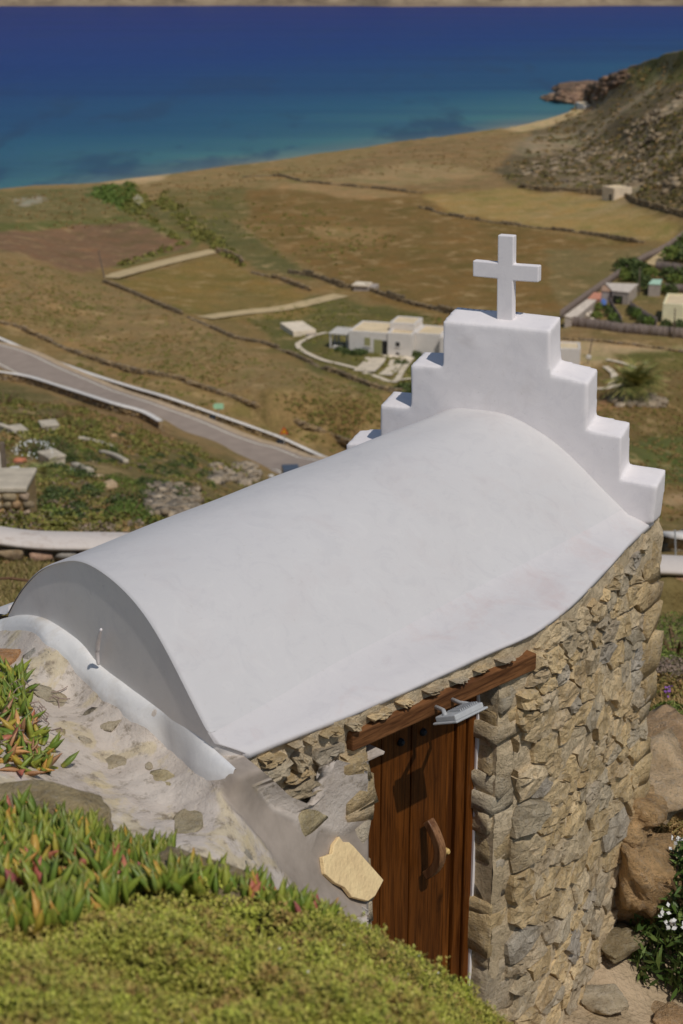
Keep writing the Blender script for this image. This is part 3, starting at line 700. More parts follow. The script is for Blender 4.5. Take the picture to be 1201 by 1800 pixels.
# hidden sides so that the building is closed
sd = MB(); ptsL = [ra[-1] , fa[-1]]
for a, b in ((ra[-1], fa[-1]), (fa[-1], np.array(far_c - dG * 2.9))): 
    sd.add([NW((a[0], a[1], -4.15)), NW((b[0], b[1], -4.15)), NW((b[0], b[1], ZB)), NW((a[0], a[1], ZB))], [(0, 1, 2, 3)])
fl = far_c - dG * 2.95; fr = far_c - dG * .6
sd.add([NW((fl.x, fl.y, -4.15)), NW((fr.x, fr.y, -4.15)), NW((fr.x, fr.y, ZB)), NW((fl.x, fl.y, ZB))], [(0, 1, 2, 3)])
sd.obj('side_wall', M_wash, chapel)
# --- stones
def clip_poly(poly, a, b, c):                          # keep a*x+b*y<=c
    out = []
    for i in range(len(poly)):
        p, q_ = poly[i], poly[(i + 1) % len(poly)]; dp, dq = a * p[0] + b * p[1] - c, a * q_[0] + b * q_[1] - c
        if dp <= 0: out.append(p)
        if dp * dq < 0: t_ = dp / (dp - dq); out.append((p[0] + (q_[0] - p[0]) * t_, p[1] + (q_[1] - p[1]) * t_))
    return out
def voronoi(seeds, w, bounds):
    S = np.array(seeds); cells = []
    for i, s in enumerate(S):
        d = S - s; order = np.argsort((d ** 2).sum(1))[1:26]
        poly = [(bounds[0], bounds[2]), (bounds[1], bounds[2]), (bounds[1], bounds[3]), (bounds[0], bounds[3])]
        for j in order:
            a, b = d[j]; m_ = (S[j] + s) / 2; sh = (w[i] - w[j]) * .5
            poly = clip_poly(poly, a, b, a * m_[0] + b * m_[1] + sh)
            if len(poly) < 3: break
        if len(poly) >= 3: cells.append((i, poly))
    return cells
rs = random.Random(11)
SQ = .52                                                # stones lie long ways
shear = .10
seeds = []; tries = 0
while tries < 42000:
    tries += 1
    u = rs.uniform(-.05, uC + .25); v = rs.uniform(-8.3, -4.13)
    big = fbm(np.array([u * 1.1]), np.array([v * 1.4]), 77)[0]
    r = .072 + .17 * max(0, big - .36)
    if v > -4.30: r = .06
    r *= rs.uniform(.75, 1.35)
    X_, Y_ = u * SQ, v + shear * u
    if all((X_ - a) ** 2 + (Y_ - b) ** 2 > (.5 * (r + c_) * 1.55) ** 2 for a, b, c_ in seeds): seeds.append((X_, Y_, r))
cells = voronoi([(a, b) for a, b, c_ in seeds], [c_ ** 2 for a, b, c_ in seeds], (-.2 * SQ, (uC + .5) * SQ, -8.9, -3.0))
smear = [(560, 1335), (648, 1318), (662, 1500), (640, 1640), (420, 1640), (440, 1400), (480, 1428), (520, 1425), (575, 1400), (600, 1372), (545, 1340)]
cand = []
for i, poly in cells:
    poly = [(x / SQ, y - shear * x / SQ) for x, y in poly]
    cu = sum(p[0] for p in poly) / len(poly); cv = sum(p[1] for p in poly) / len(poly)
    if cu < -.02 or cu > uC - .06 or cv > -4.11 or cv < -8.25: continue
    if uJL - .02 < cu < uJR + .20 and cv < zLB - .0: continue
    if cu < uJL and cv < -4.95: continue
    if lin_a - .02 < cu < lin_b + .02 and zLB - .02 < cv < zLT + .02: continue
    px, py = pjn(wall_pt(np.array([cu]), np.array([cv])))
    if cu < uJL and cv > -5.0 or (lin_a - .05 < cu < lin_b - .12 and cv > zLT): continue
    if py[0] > 1850 or in_poly(px, py, smear)[0] or px[0] > 1250: continue
    cand.append((poly, cu, cv, px[0], py[0]))
print('stones', len(cand))
def poly_area(p): return abs(sum(p[i][0] * p[(i + 1) % len(p)][1] - p[(i + 1) % len(p)][0] * p[i][1] for i in range(len(p)))) / 2
def stone_mesh(poly, cu, cv, prot, lz=None):
    gap = rs.uniform(.003, .016)
    # clip against lintel and doorway so stones never cross them
    P_ = [(min(u, uC - .04), min(v, -4.105)) for u, v in poly]
    if uJL < cu < uJR + .5 and cv < zLB: P_ = [(max(u, uJR + .16), v) for u, v in P_]
    elif cu < uJL: P_ = [(min(u, uJL - .02) if v < zLB else u, v) for u, v in P_]
    if lin_a - .3 < cu < lin_b + .3:
        if cv > zLT: P_ = [(u, max(v, zLT + .01)) if lin_a - .02 < u < lin_b + .02 else (u, v) for u, v in P_]
        elif lin_a < cu < lin_b and cv < zLB: P_ = [(u, min(v, zLB - .015)) for u, v in P_]
        elif cu >= lin_b: P_ = [(max(u, lin_b + .015) if v > zLB - .02 else u, v) for u, v in P_]
        else: P_ = [(min(u, lin_a - .015) if v > zLB - .02 else u, v) for u, v in P_]
    cu = sum(p[0] for p in P_) / len(P_); cv = sum(p[1] for p in P_) / len(P_)
    n0 = max(8, len(P_)); per = [math.hypot(P_[(i + 1) % len(P_)][0] - P_[i][0], P_[(i + 1) % len(P_)][1] - P_[i][1]) for i in range(len(P_))]
    tot = sum(per)
    if tot < .09: return None
    pts = []
    for i in range(len(P_)):
        a, b = P_[i], P_[(i + 1) % len(P_)]; k = max(1, round(per[i] / tot * 13))
        for m_ in range(k): t_ = m_ / k; pts.append((a[0] + (b[0] - a[0]) * t_, a[1] + (b[1] - a[1]) * t_))
    rad = math.sqrt(poly_area(P_) / math.pi) + 1e-4
    f = max(.5, 1 - gap / rad)
    j = lambda a: rs.uniform(-a, a)
    n = len(pts); tu, tv = j(.16), rs.uniform(-.06, .24)     # facet tilt; lower edges often stand out
    rings = []
    for sc, h, jt in ((f * 1.0, -.05, .0), (f * .985, prot * .62, .025), (f * .86, prot, .05), (f * .46, prot * 1.06, .12)):
        R_ = []
        for (u, v) in pts:
            du, dv = (u - cu) * (sc + j(jt)), (v - cv) * (sc + j(jt))
            R_.append((cu + du, cv + dv, h + (tu * du + tv * -dv) * (h > 0) + j(.012 + .14 * prot) * (h > 0)))
        rings.append(R_)
    allp = [p for R_ in rings for p in R_] + [(cu + j(.2) * rad, cv + j(.2) * rad, prot * 1.1 + j(.012))]
    Vn = wall_pt(np.array([p[0] for p in allp]), np.array([p[1] for p in allp]), np.array([p[2] for p in allp]))
    Fc = []
    for r_ in range(3):
        for i in range(n): a, b = r_ * n + i, r_ * n + (i + 1) % n; Fc.append((a, b, b + n, a + n))
    Fc += [(3 * n + i, 3 * n + (i + 1) % n, 4 * n) for i in range(n)]
    return Vn * K + np.array([0, 0, ZC]), [tuple(f_[::-1]) for f_ in Fc]
HAND = [[(449, 1335), (481, 1316), (479, 1327), (453, 1346)], [(451, 1370), (459, 1353), (509, 1330), (509, 1344), (503, 1357), (453, 1383)], [(500, 1309), (511, 1302), (531, 1297), (532, 1307), (511, 1320)], [(533, 1303), (542, 1294), (552, 1295), (551, 1305), (537, 1308)],
        [(511, 1331), (524, 1320), (544, 1327), (544, 1337), (514, 1354)], [(544, 1335), (552, 1316), (591, 1303), (607, 1303), (602, 1316), (570, 1340), (552, 1346)], [(558, 1291), (574, 1280), (598, 1275), (597, 1284), (563, 1295)], [(453, 1389), (483, 1374), (492, 1383), (492, 1396), (483, 1407), (459, 1400)],
        [(490, 1404), (503, 1389), (552, 1357), (568, 1366), (568, 1378), (537, 1400), (494, 1413)], [(494, 1374), (535, 1346), (546, 1350), (527, 1368), (498, 1381)], [(602, 1271), (620, 1266), (629, 1268), (628, 1277), (609, 1282)], [(640, 1259), (678, 1245), (687, 1245), (685, 1253), (648, 1267)],
        [(692, 1236), (722, 1225), (730, 1229), (700, 1246)], [(738, 1215), (776, 1201), (776, 1210), (745, 1222)], [(784, 1199), (820, 1186), (822, 1194), (798, 1207)], [(825, 1181), (865, 1164), (866, 1173), (833, 1187)], [(868, 1162), (900, 1147), (904, 1154), (872, 1170)],
        [(452, 1349), (480, 1330), (505, 1322), (507, 1326), (460, 1350)], [(600, 1330), (640, 1322), (645, 1345), (625, 1352), (606, 1345)], [(632, 1356), (644, 1352), (648, 1395), (640, 1405), (630, 1380)], [(640, 1420), (652, 1415), (658, 1450), (648, 1465), (634, 1450)], [(648, 1478), (656, 1474), (658, 1500), (644, 1508)]]
rat = WPx / WPy; kk = np.arange(len(rat))[:-3]
def uv_at(px, py): x, d = ray(px, py); i_ = np.interp(x, rat[kk], kk); u = np.interp(i_, kk, WLn[kk]); return u, -d * np.interp(u, WLn, WPy)
hand = []
for hp_ in HAND:
    pl_ = [uv_at(x, y) for x, y in hp_]; hand.append((pl_, sum(p[0] for p in pl_) / len(pl_), sum(p[1] for p in pl_) / len(pl_)))
cand.sort(key=lambda c_: -poly_area(c_[0]))
for pl_, cu, cv in hand:
    r_ = stone_mesh(pl_, cu, cv, rs.uniform(.03, .055))
    if r_: mesh_np('stone', r_[0], r_[1], M_stone, wall)
for k, (poly, cu, cv, px, py) in enumerate(cand[:250]):
    prot = rs.uniform(.004, .030)
    if uJR < cu < uJR + .45: prot += .03
    r_ = stone_mesh(poly, cu, cv, prot)
    if r_ is None: continue
    mesh_np('stone', r_[0], r_[1], M_stone if rs.random() < .86 else M_stone_grey, wall)
rest = [stone_mesh(poly, cu, cv, .02) for poly, cu, cv, px, py in cand[250:]]
rest = [r_ for r_ in rest if r_]
if rest:
    mb = MB()
    for v_, f_ in rest: mb.add(v_, f_)
    tag(mb.obj('small_stones', M_stone, chapel), kind='stuff')
# rough quoins up the right jamb, and the ragged left jamb
z = zLB - .05; k = 0
while z > -8.1:
    h_ = rs.choice((.12, .16, .2, .26, .36)) * rs.uniform(.85, 1.15); w_ = rs.uniform(.22, .40); d_ = .30
    Vr, Fr = block_rock((w_ * .52, d_ * .5, h_ * .58), 300 + k, .24, 2, .05); tl_ = rs.uniform(-.16, .16); Vr = np.stack([Vr[:, 0] * math.cos(tl_) - Vr[:, 2] * math.sin(tl_), Vr[:, 1], Vr[:, 0] * math.sin(tl_) + Vr[:, 2] * math.cos(tl_)], 1)
    a_ = math.atan2(dS.y, dS.x); Vr = rotz(Vr, a_ + rs.uniform(-.14, .14)); c_ = SP(sR + w_ * .5 - .03 + rs.uniform(-.02, .025), z - h_ / 2, -.138 + rs.uniform(-.015, .015))
    mesh_np('quoin', (Vr + np.array(c_)) * K + [0, 0, ZC], Fr, M_stone_grey if rs.random() < .25 else M_stone, wall)
    z -= h_ * .98; k += 1
z = zLB - .04
while z > -6.6:
    h_ = rs.uniform(.14, .3); w_ = rs.uniform(.2, .3)
    Vr, Fr = block_rock((w_ * .5, .17, h_ * .58), 400 + k, .4, 1, .05); Vr = rotz(Vr, math.atan2(dS.y, dS.x))
    c_ = SP(sL - .09 + rs.uniform(-.02, .03), z - h_ / 2, -.10)
    mesh_np('quoin', (Vr + np.array(c_)) * K + [0, 0, ZC], Fr, M_stone, wall); z -= h_ * .95; k += 1
z = -4.36; k = 0
tcn = Vector(wall_pt(np.array(uC - .15), np.array(0.))); tc2 = Vector(wall_pt(np.array(uC - .02), np.array(0.))); dC = (tc2 - tcn); dC.z = 0; dC.normalize()
while z > -8.3:
    h_ = rs.uniform(.13, .34); w_ = rs.uniform(.12, .20); Vr, Fr = block_rock((w_, .15, h_ * .56), 350 + k, .42, 1, .06); Vr = rotz(Vr, math.atan2(dC.y, dC.x) + rs.uniform(-.15, .15)); c_ = tc2 - dC * (w_ * .62 + rs.uniform(-.02, .05)) - Vector((dC.y, -dC.x, 0)) * rs.uniform(.07, .10); c_.z = z - h_ / 2
    mesh_np('quoin', (Vr + np.array(c_)) * K + [0, 0, ZC], Fr, M_stone, wall); z -= h_ * .96; k += 1
# thin white plaster line between frame and jamb
MB().box(NW(SP(sR - .022, ZB, -REC - .02)), tuple(dS * .025 * K), tuple(nS * .07 * K), (0, 0, (zLB - ZB) * K)).obj('plaster_fillet', M_wash, chapel)

# --- lintel beam
lb = MB(); a0, b0 = SP(0, 0, .035), SP((S1 - S0).dot(dS), 0, .035)
lb.add([NW((p.x - o * nS.x, p.y - o * nS.y, zz)) for p, zt, zb in ((a0, zLT, zLB), (b0, zLT2, zLB2)) for o, zz in ((0, zt), (0, zb), (.30, zb), (.30, zt))],
       [(0, 1, 2, 3), (7, 6, 5, 4), (0, 4, 5, 1), (1, 5, 6, 2), (2, 6, 7, 3), (3, 7, 4, 0)])
lint = lb.obj('lintel', M_lintel, chapel, bevel=.008)
bm = bmesh.new(); bm.from_mesh(lint.data); bmesh.ops.recalc_face_normals(bm, faces=bm.faces); bm.to_mesh(lint.data); bm.free()
# --- door
def door_sz(px, py, o=-REC): p = N_plane(px, py, S0 + nS * o, nS); return (p - S0).dot(dS), p.z
door = mesh_np('door', (MB().box(NW(SP(sL - .05, ZB + .5, -REC - .055)), tuple(dS * (sR - sL + .02) * K), tuple(nS * .03 * K), (0, 0, (zLB + .06 - ZB - .5) * K))).v, CF, M_door, chapel)
ed = [door_sz(x, y)[0] for x, y in ((640, 1400), (669, 1400), (721, 1400), (784, 1400), (797, 1400), (813, 1400), (838, 1400))]
zb = ZB + .5; zt = zLB + .06
for i, (a, b) in enumerate(zip(ed, ed[1:])):
    g = .004; o0 = -REC - .025; th = (.03, .028, .03, .022, .045, .06)[i]
    if i == 0: a = sL - .06
    MB().box(NW(SP(a + g, zb, o0)), tuple(dS * (b - a - 2 * g) * K), tuple(nS * th * K), (0, 0, (zt - zb) * K)).obj('plank' if i < 3 else 'frame_strip', M_door, door, bevel=.004)
# handle: a bowed wooden pull
h0 = door_sz(741, 1436); h1 = door_sz(741, 1530)
path = []
for k in range(15):
    t_ = k / 14; path.append(SP(h0[0] + .0 , h0[1] + (h1[1] - h0[1]) * t_, -REC + .02 + .15 * math.sin(math.pi * (.06 + .88 * t_)) ** .8))
hm = MB(); sec = []
for i, p in enumerate(path):
    t_ = (path[min(i + 1, 14)] - path[max(i - 1, 0)]).normalized(); nn = dS.cross(t_).normalized()
    sec.append([NW(p + dS * a * .030 + nn * b * .030) for a, b in ((-1, -1), (1, -1), (1, 1), (-1, 1))])
hm.v = [tuple(q_) for s_ in sec for q_ in s_]
hm.f = [(i * 4 + k, i * 4 + (k + 1) % 4, i * 4 + 4 + (k + 1) % 4, i * 4 + 4 + k) for i in range(14) for k in range(4)] + [(3, 2, 1, 0), (56, 57, 58, 59)]
M_handle = m_wood('handle_timber', (.26, .13, .06, 1), (.15, .065, .03, 1))
hm.obj('handle', M_handle, door, bevel=.006)
ls, lz = door_sz(783, 1495)
lk = MB().tube([NW(SP(ls, lz, -REC + .0)), NW(SP(ls, lz, -REC + .022)), NW(SP(ls, lz, -REC + .034))], [.017, .017, .010], 12); lk.obj('lock', M_brass, door)
for px, py in ((664, 1322), (703, 1304), (742, 1286)):
    bs_, bz_ = door_sz(px, py)
    MB().tube([NW(SP(bs_, bz_, -REC)), NW(SP(bs_, bz_, -REC + .012)), NW(SP(bs_, bz_, -REC + .03)), NW(SP(bs_, bz_, -REC + .036))], [.022, .022, .014, .004], 10).obj('bolt', M_dark, door)
# --- floodlight on the lintel
fo = .30
def fsz(px, py, o): p = N_plane(px, py, S0 + nS * o, nS); return (p - S0).dot(dS), p.z
fs, fz = fsz(808, 1252, fo)
flood = thing('floodlight', NW(SP(fs, fz, fo)), 'grey metal floodlight on bracket hanging from the wooden door lintel', 'floodlight')
tilt = .42; eX = dS.copy(); eY = (nS * math.cos(tilt) + Vector((0, 0, 1)) * math.sin(tilt)); eZ = eX.cross(eY); 
if eZ.z < 0: eZ = -eZ
C_ = SP(fs, fz, fo)
W_, D_, H_ = .25, .17, .035
def fb(cx, cy, cz, w, d, h): return NW(C_ + eX * cx + eY * cy + eZ * cz), tuple(eX * w * K), tuple(eY * d * K), tuple(eZ * h * K)
mb = MB().cbox(*fb(0, 0, 0, W_, D_, H_)).cbox(*fb(0, 0, -.022, W_ + .035, D_ + .035, .014))
hs = mb.obj('housing', M_alu, flood, bevel=.006)
for k in range(9): MB().cbox(*fb(-.045 + .018 * k, .01, .022, .007, D_ * .62, .014)).obj('fin', M_alu, hs)
MB().cbox(*fb(0, 0, -.0315, W_ - .01, D_ - .01, .004)).obj('glass', M_glass, hs)
for px, py, sx in ((767, 1243, -1), (796, 1230, 1)):
    s_, z_ = fsz(px, py, .04)
    e = C_ + eX * sx * .10 + eZ * .02 - eY * .02
    MB().tube([NW(SP(s_, z_, .03)), NW(SP(s_ + .0, z_ - .0, .10)), NW(e)], .011, 8).obj('bracket_arm', M_alu, flood, True)

# ================================================================== MORTAR LEDGE BEHIND THE CHAPEL
base_px = [(-900, 1030), (-150, 1075), (0, 1090), (40, 1084), (80, 1090), (116, 1112), (148, 1136), (172, 1168), (224, 1208), (280, 1248), (340, 1290), (394, 1338), (440, 1376), (480, 1412), (520, 1428), (545, 1405), (560, 1345), (600, 1356), (640, 1338), (660, 1332)]
def wplane(px, py, o=.04):
    p = N_plane(px, py, S0 + nS * o, nS); return p.y
def D_base(px, py): 
    p = N_plane(px, py, R0 + nRear * .02, nRear); return p.y
lc = [(x, y, D_base(x, y)) for x, y in [(-150, 1075), (0, 1090), (80, 1090), (172, 1168), (280, 1248), (394, 1338), (425, 1364)]]
lc += [(x, y, wplane(x, y)) for x, y in [(480, 1412), (520, 1428), (560, 1350), (600, 1352), (640, 1322), (655, 1450), (600, 1440), (560, 1430)]] + [(648, 1560, wplane(648, 1560, .08)), (600, 1500, wplane(600, 1500, .08)), (540, 1460, wplane(540, 1460, .08)), (480, 1440, wplane(480, 1440, .1))]
lc += [(-900, 1030, 12.0), (-900, 1300, 8.2), (-900, 1740, 5.4), (-500, 1052, 10.9), (450, 1460, 7.25), (520, 1530, 7.35), (600, 1600, 7.45), (400, 1480, 6.95), (300, 1420, 7.35), (200, 1330, 7.9), (120, 1220, 8.55), (300, 1300, 7.95), (350, 1400, 7.35), (450, 1600, 6.6), (300, 1540, 6.5), (150, 1400, 7.3), (0, 1250, 8.0), (0, 1400, 6.9), (60, 1130, 9.0), (-150, 1300, 7.8), (-150, 1600, 5.9), (100, 1600, 5.8), (600, 1720, 6.9), (690, 1720, 7.3), (690, 1560, 7.85)]
lrb = RBF([(a, b) for a, b, c_ in lc], [c_ for a, b, c_ in lc], 1., 12.)
pxs = np.concatenate([np.arange(-900, -150, 15.), np.arange(-150, 647, 4.0)]); nrow = 150
bl = interp_poly(pxs, base_px)
T_ = np.linspace(0, 1, nrow)[:, None]; PYL = bl[None] + (1740 - bl[None]) * T_; PXL = np.broadcast_to(pxs[None], PYL.shape)
DL = lrb(PXL, PYL)
jag = 14 * (fbm(PYL / 30, PXL * 0, 91) - .5) + 6 * (fbm(PYL / 9, PXL * 0, 95) - .5)
x_, d_ = rayv(PXL, PYL)
def ledge_D(px, py): return float(lrb(np.array([px]), np.array([py]))[0])
def LP(px, py, up=0): D = ledge_D(px, py); v = N_D(px, py, D); v.z += up; return v
L3 = np.stack([x_ * DL, DL, -d_ * DL], -1)
chan = in_poly(PXL + 10 * (fbm(PXL / 20, PYL / 20, 3) - .5), PYL + 10 * (fbm(PXL / 20, PYL / 20, 6) - .5), [(396, 1330), (440, 1374), (475, 1420), (530, 1450), (600, 1470), (655, 1420), (655, 1600), (600, 1620), (540, 1585), (490, 1520), (430, 1440), (385, 1395)])
chs = chan.astype(float)
for _ in range(5): chs[1:-1, 1:-1] = (chs[:-2, 1:-1] + chs[2:, 1:-1] + chs[1:-1, :-2] + chs[1:-1, 2:] + chs[1:-1, 1:-1]) / 5
rel = ((fbm(L3[..., 0] * 3.2, L3[..., 1] * 3.2, 12) - .47) * .048 + (fbm(L3[..., 0] * 11, L3[..., 1] * 11, 15) - .47) * .03) * (1 - .85 * chs) - .02 * chs
fadeb = np.clip((PYL - bl[None] - 14) / 45, 0, 1); L3[..., 2] += rel * fadeb
L3[0] -= nrV * .1
sk = L3[:1].copy(); lf = np.clip((10 - pxs) / 30, 0, 1); sk[0, :, 1] += .5 * lf; sk[0, :, 2] -= 4.5 * lf; sk[0] -= nrV * .02 * (1 - lf[:, None]); L3 = np.concatenate([sk, L3], 0); chs = np.concatenate([chs[:1], chs], 0)
# right edge folds back into the doorway
lastc = L3[:, -1:, :].copy(); fold = lastc + np.array(-nS * .30)[None, None]
L3 = np.concatenate([L3, lastc - np.array(nS * .02)[None, None] + np.array(dS * .03)[None, None], fold + np.array(dS * .03)[None, None]], 1)
colr = np.zeros(L3.shape[:2] + (4,)); colr[..., 3] = 1; colr[..., :3] = np.concatenate([chs, chs[:, -1:], chs[:, -1:]], 1)[..., None]
t = NT('ledge_mortar'); p = t.pos(); vc = t.n('ShaderNodeVertexColor', layer_name='smear'); f = t.noise(p, 2.6, 7, .65, .4); g = t.noise(p, 14, 7, .72); k_ = t.noise(p, 55, 3, .6)
c = t.ramp(f, [(.30, srgb(138, 127, 114, .62)), (.42, srgb(161, 150, 139, .63)), (.62, srgb(174, 164, 153, .64))])
stn = t.ramp(t.noise(p, 3.6, 5, .6, .5), [(.54, (0, 0, 0)), (.60, (1, 1, 1))])
c = t.mix(t.math('MULTIPLY', stn, .55), c, t.ramp(g, [(.3, srgb(104, 92, 70, .5)), (.5, srgb(146, 132, 98, .5)), (.7, srgb(170, 158, 128, .55))]))
lich = t.ramp(t.noise(p, 4.4, 4, .6), [(.62, (0, 0, 0)), (.70, (.22, .22, .22))])
c = t.mix(lich, c, srgb(170, 150, 96, .55))
c = t.mix(t.ramp(g, [(.34, (.75, .75, .75)), (.46, (0, 0, 0))]), c, srgb(96, 86, 72, .5))
c = t.mix(t.ramp(k_, [(.62, (0, 0, 0)), (.7, (.5, .5, .5))]), c, (.62, .58, .52, 1))
sm_ = t.ramp(t.noise(p, 4, 4, .6), [(.35, srgb(118, 108, 98, .58)), (.65, srgb(138, 127, 116, .58))])
c = t.mix(vc.outputs[0], c, sm_)
bh = t.math('MULTIPLY', t.math('ADD', g, t.math('ADD', t.math('MULTIPLY', f, .7), t.math('MULTIPLY', k_, .3))), t.math('SUBTRACT', 1.0, t.math('MULTIPLY', vc.outputs[0], .8)))
M_ledge = t.fin(c, .93, t.bump(bh, .6, .025))
ledge = tag(mesh_np('mortar_ledge', L3 * K + [0, 0, ZC], grid_faces(*L3.shape[:2])[:, ::-1].copy(), M_ledge, smooth=True, cols={'smear': colr.reshape(-1, 4)}), kind='structure')
# whitewashed fillet at the foot of the end wall
up = [(-4, 1090), (40, 1080), (80, 1086), (116, 1108), (148, 1132), (172, 1164), (224, 1204), (280, 1244), (340, 1284), (394, 1332), (436, 1370)]
lo = [(-8, 1106), (52, 1113), (80, 1129), (116, 1157), (148, 1196), (172, 1217), (224, 1257), (280, 1297), (332, 1345), (372, 1384), (430, 1398)]
ua, la = resample([(a, b, 0) for a, b in up], 120), resample([(a, b, 0) for a, b in lo], 120)
for _ in range(8): la[1:-1] = .5 * la[1:-1] + .25 * (la[:-2] + la[2:]); ua[1:-1] = .5 * ua[1:-1] + .25 * (ua[:-2] + ua[2:])
B_ = []
for i in range(120):
    a = np.array(N_plane(ua[i][0], ua[i][1], R0 + nRear * .015, nRear))
    rag = 9 * (vn(np.array([i / 2.6]), np.array([0.]), 4)[0] - .5) * (.3 + 1.4 * vn(np.array([i / 11]), np.array([5.]), 3)[0]) + 5 * (vn(np.array([i / 4.]), np.array([0.]), 9)[0] - .5)
    b = np.array(LP(la[i][0] - rag * .3, la[i][1] + rag, .016 + .018 * min(1, max(0, (i - 88) / 18)))); b2 = np.array(LP(la[i][0] - 3, la[i][1] + 5 + rag, -.05))
    tp = max(0, (i - 100) / 15) * .55; b = b * (1 - tp) + a * tp; b2 = b2 * (1 - tp) + (a - [0, 0, .06]) * tp
    row = []
    for k in range(9):
        f = k / 8; m_ = a * (1 - f) + b * f; m_[2] += .025 * math.sin(math.pi * f); m_[2] += .006 * (fbm(np.array([m_[0] * 9]), np.array([m_[1] * 9]), 6)[0] - .45)
        row.append(m_)
    B_.append(row + [b2])
B_ = np.array(B_)[:114]
for _ in range(5): B_[1:-1, 1:] = .5 * B_[1:-1, 1:] + .25 * (B_[:-2, 1:] + B_[2:, 1:])
for _ in range(10): B_[70:-1, 1:] = .5 * B_[70:-1, 1:] + .25 * (B_[69:-2, 1:] + B_[71:, 1:])
mesh_np('whitewash_fillet', B_ * K + [0, 0, ZC], grid_faces(*B_.shape[:2]), M_strip, chapel, smooth=True)
# stones set in the ledge
M_flag = m_stone('ledge_stone', [srgb(160, 148, 128, .60), srgb(168, 156, 130, .60), srgb(150, 144, 134, .60), srgb(170, 156, 122, .60)], scale=9, bump=.8, bd=.02)
for i, (px, py, sx, sy) in enumerate([(62, 1155, .16, .10), (95, 1222, .13, .19), (180, 1262, .20, .12), (205, 1335, .2, .13), (290, 1372, .20, .10), (330, 1440, .22, .12), (430, 1500, .2, .1), (150, 1300, .06, .04), (106, 1285, .06, .04), (545, 1440, .26, .10), (50, 1180, .1, .06), (262, 1345, .05, .03)]):
    Vr, Fr = hull_rock((sx * .8, sy * .8, .010), 500 + i, 26, 1, .08, .9); Vr = rotz(Vr, rs.uniform(0, 3))
    c_ = LP(px, py, -.004); d1 = LP(px + 14, py) - LP(px - 14, py); d2 = LP(px, py - 14) - LP(px, py + 14); nn = d1.cross(d2).normalized()
    if nn.z < 0: nn = -nn
    Rm = np.array(Vector((0, 0, 1)).rotation_difference(nn).to_matrix()); Vr = Vr @ Rm.T
    mesh_np('stone', (Vr + np.array(c_)) * K + [0, 0, ZC], Fr, M_flag, ledge)
# loose flagstone leaning by the door
sl_px = [(597, 1470), (604, 1480), (614, 1480), (622, 1487), (675, 1547), (660, 1575), (648, 1584), (620, 1577), (607, 1560), (590, 1552), (572, 1536), (568, 1506), (585, 1500), (588, 1484)]
print('slab', ledge_D(597, 1470), wplane(675, 1547), ledge_D(572, 1536), ledge_D(640, 1560)); pA, pB, pC = N_D(597, 1470, ledge_D(597, 1470) - .02), N_D(675, 1547, min(wplane(675, 1547, .05), 7.98)), N_D(572, 1536, ledge_D(572, 1536) - .03)
pn_ = (pB - pA).cross(pC - pA).normalized()
def on_plane(px, py, p0, n):
    d = N_D(px, py, 1.0); return d * (p0.dot(n) / d.dot(n))
sp = [on_plane(x, y, pA, pn_) for x, y in sl_px]
if pn_.z < 0: pn_ = -pn_
M_slab = m_simple('honey_flagstone', srgb(206, 176, 132, .66), .10, 7, .85, .5, .02)
slab = MB().prism([NW(p) for p in sp], tuple(-pn_ * .03 * K)).obj('flagstone', M_slab, bevel=.004, org=NW(pA))
bm = bmesh.new(); bm.from_mesh(slab.data); bmesh.ops.recalc_face_normals(bm, faces=bm.faces); bm.to_mesh(slab.data); bm.free()
tag(slab, 'honey coloured flat broken stone leaning on grey mortar beside the door', 'stone')
# ================================================================== NEAR MOUND, PLANTS, ROCKS
m_edge = [(-1200, 1330), (-260, 1392), (0, 1402), (60, 1412), (130, 1450), (200, 1482), (270, 1520), (330, 1540), (400, 1560), (480, 1592), (560, 1622), (610, 1640), (700, 1678), (770, 1722), (830, 1772), (880, 1812), (920, 1850), (1000, 1960)]
mc = [(-1200, 1330, 6.6), (-1200, 1650, 4.6), (-1200, 1990, 3.2), (-700, 1500, 5.2), (0, 1402, 5.9), (130, 1450, 5.75), (270, 1520, 5.5), (400, 1560, 5.3), (480, 1592, 5.2), (610, 1640, 5.05), (700, 1678, 5.1), (830, 1772, 5.2), (920, 1850, 5.2), (0, 1480, 5.35), (150, 1540, 5.0), (0, 1560, 4.8), (300, 1600, 4.75), (0, 1650, 4.3), (300, 1700, 4.2), (600, 1720, 4.4), (750, 1800, 4.4), (0, 1800, 3.7), (300, 1800, 3.75), (600, 1800, 3.95), (900, 1950, 3.9), (400, 1950, 3.3), (0, 1950, 3.2), (-260, 1392, 6.0), (-260, 1950, 3.2), (-260, 1650, 4.3)]
mrb = RBF([(a, b) for a, b, c_ in mc], [c_ for a, b, c_ in mc], 1., 25.)
pxm = np.concatenate([np.arange(-1200, -260, 20.), np.arange(-260, 1000, 6.)]); nrm = 90
em = interp_poly(pxm, m_edge); em = em + 10 * (fbm(pxm / 40, pxm * 0, 3) - .47)
Tm = np.linspace(0, 1, nrm)[:, None]; PYm = em[None] + (2000 - em[None]) * Tm; PXm = np.broadcast_to(pxm[None], PYm.shape)
Dm = mrb(PXm, PYm); x_, d_ = rayv(PXm, PYm); M3 = np.stack([x_ * Dm, Dm, -d_ * Dm], -1)
M3[..., 2] += ((fbm(M3[..., 0] * 4, M3[..., 1] * 4, 8) - .47) * .20) * np.clip(Tm * 10, 0, 1)
b1 = M3[0] + np.array([0, .10, -.10]); b2 = M3[0] + np.array([0.02, .22, -.40]); b3 = M3[0] + np.array([.05, .4, -2.2])
MM = np.concatenate([b3[None], b2[None], b1[None], M3], 0)
M_soil = m_simple('mound_soil', srgb(74, 66, 36, .6), .35, 9, .95, .8, .03)
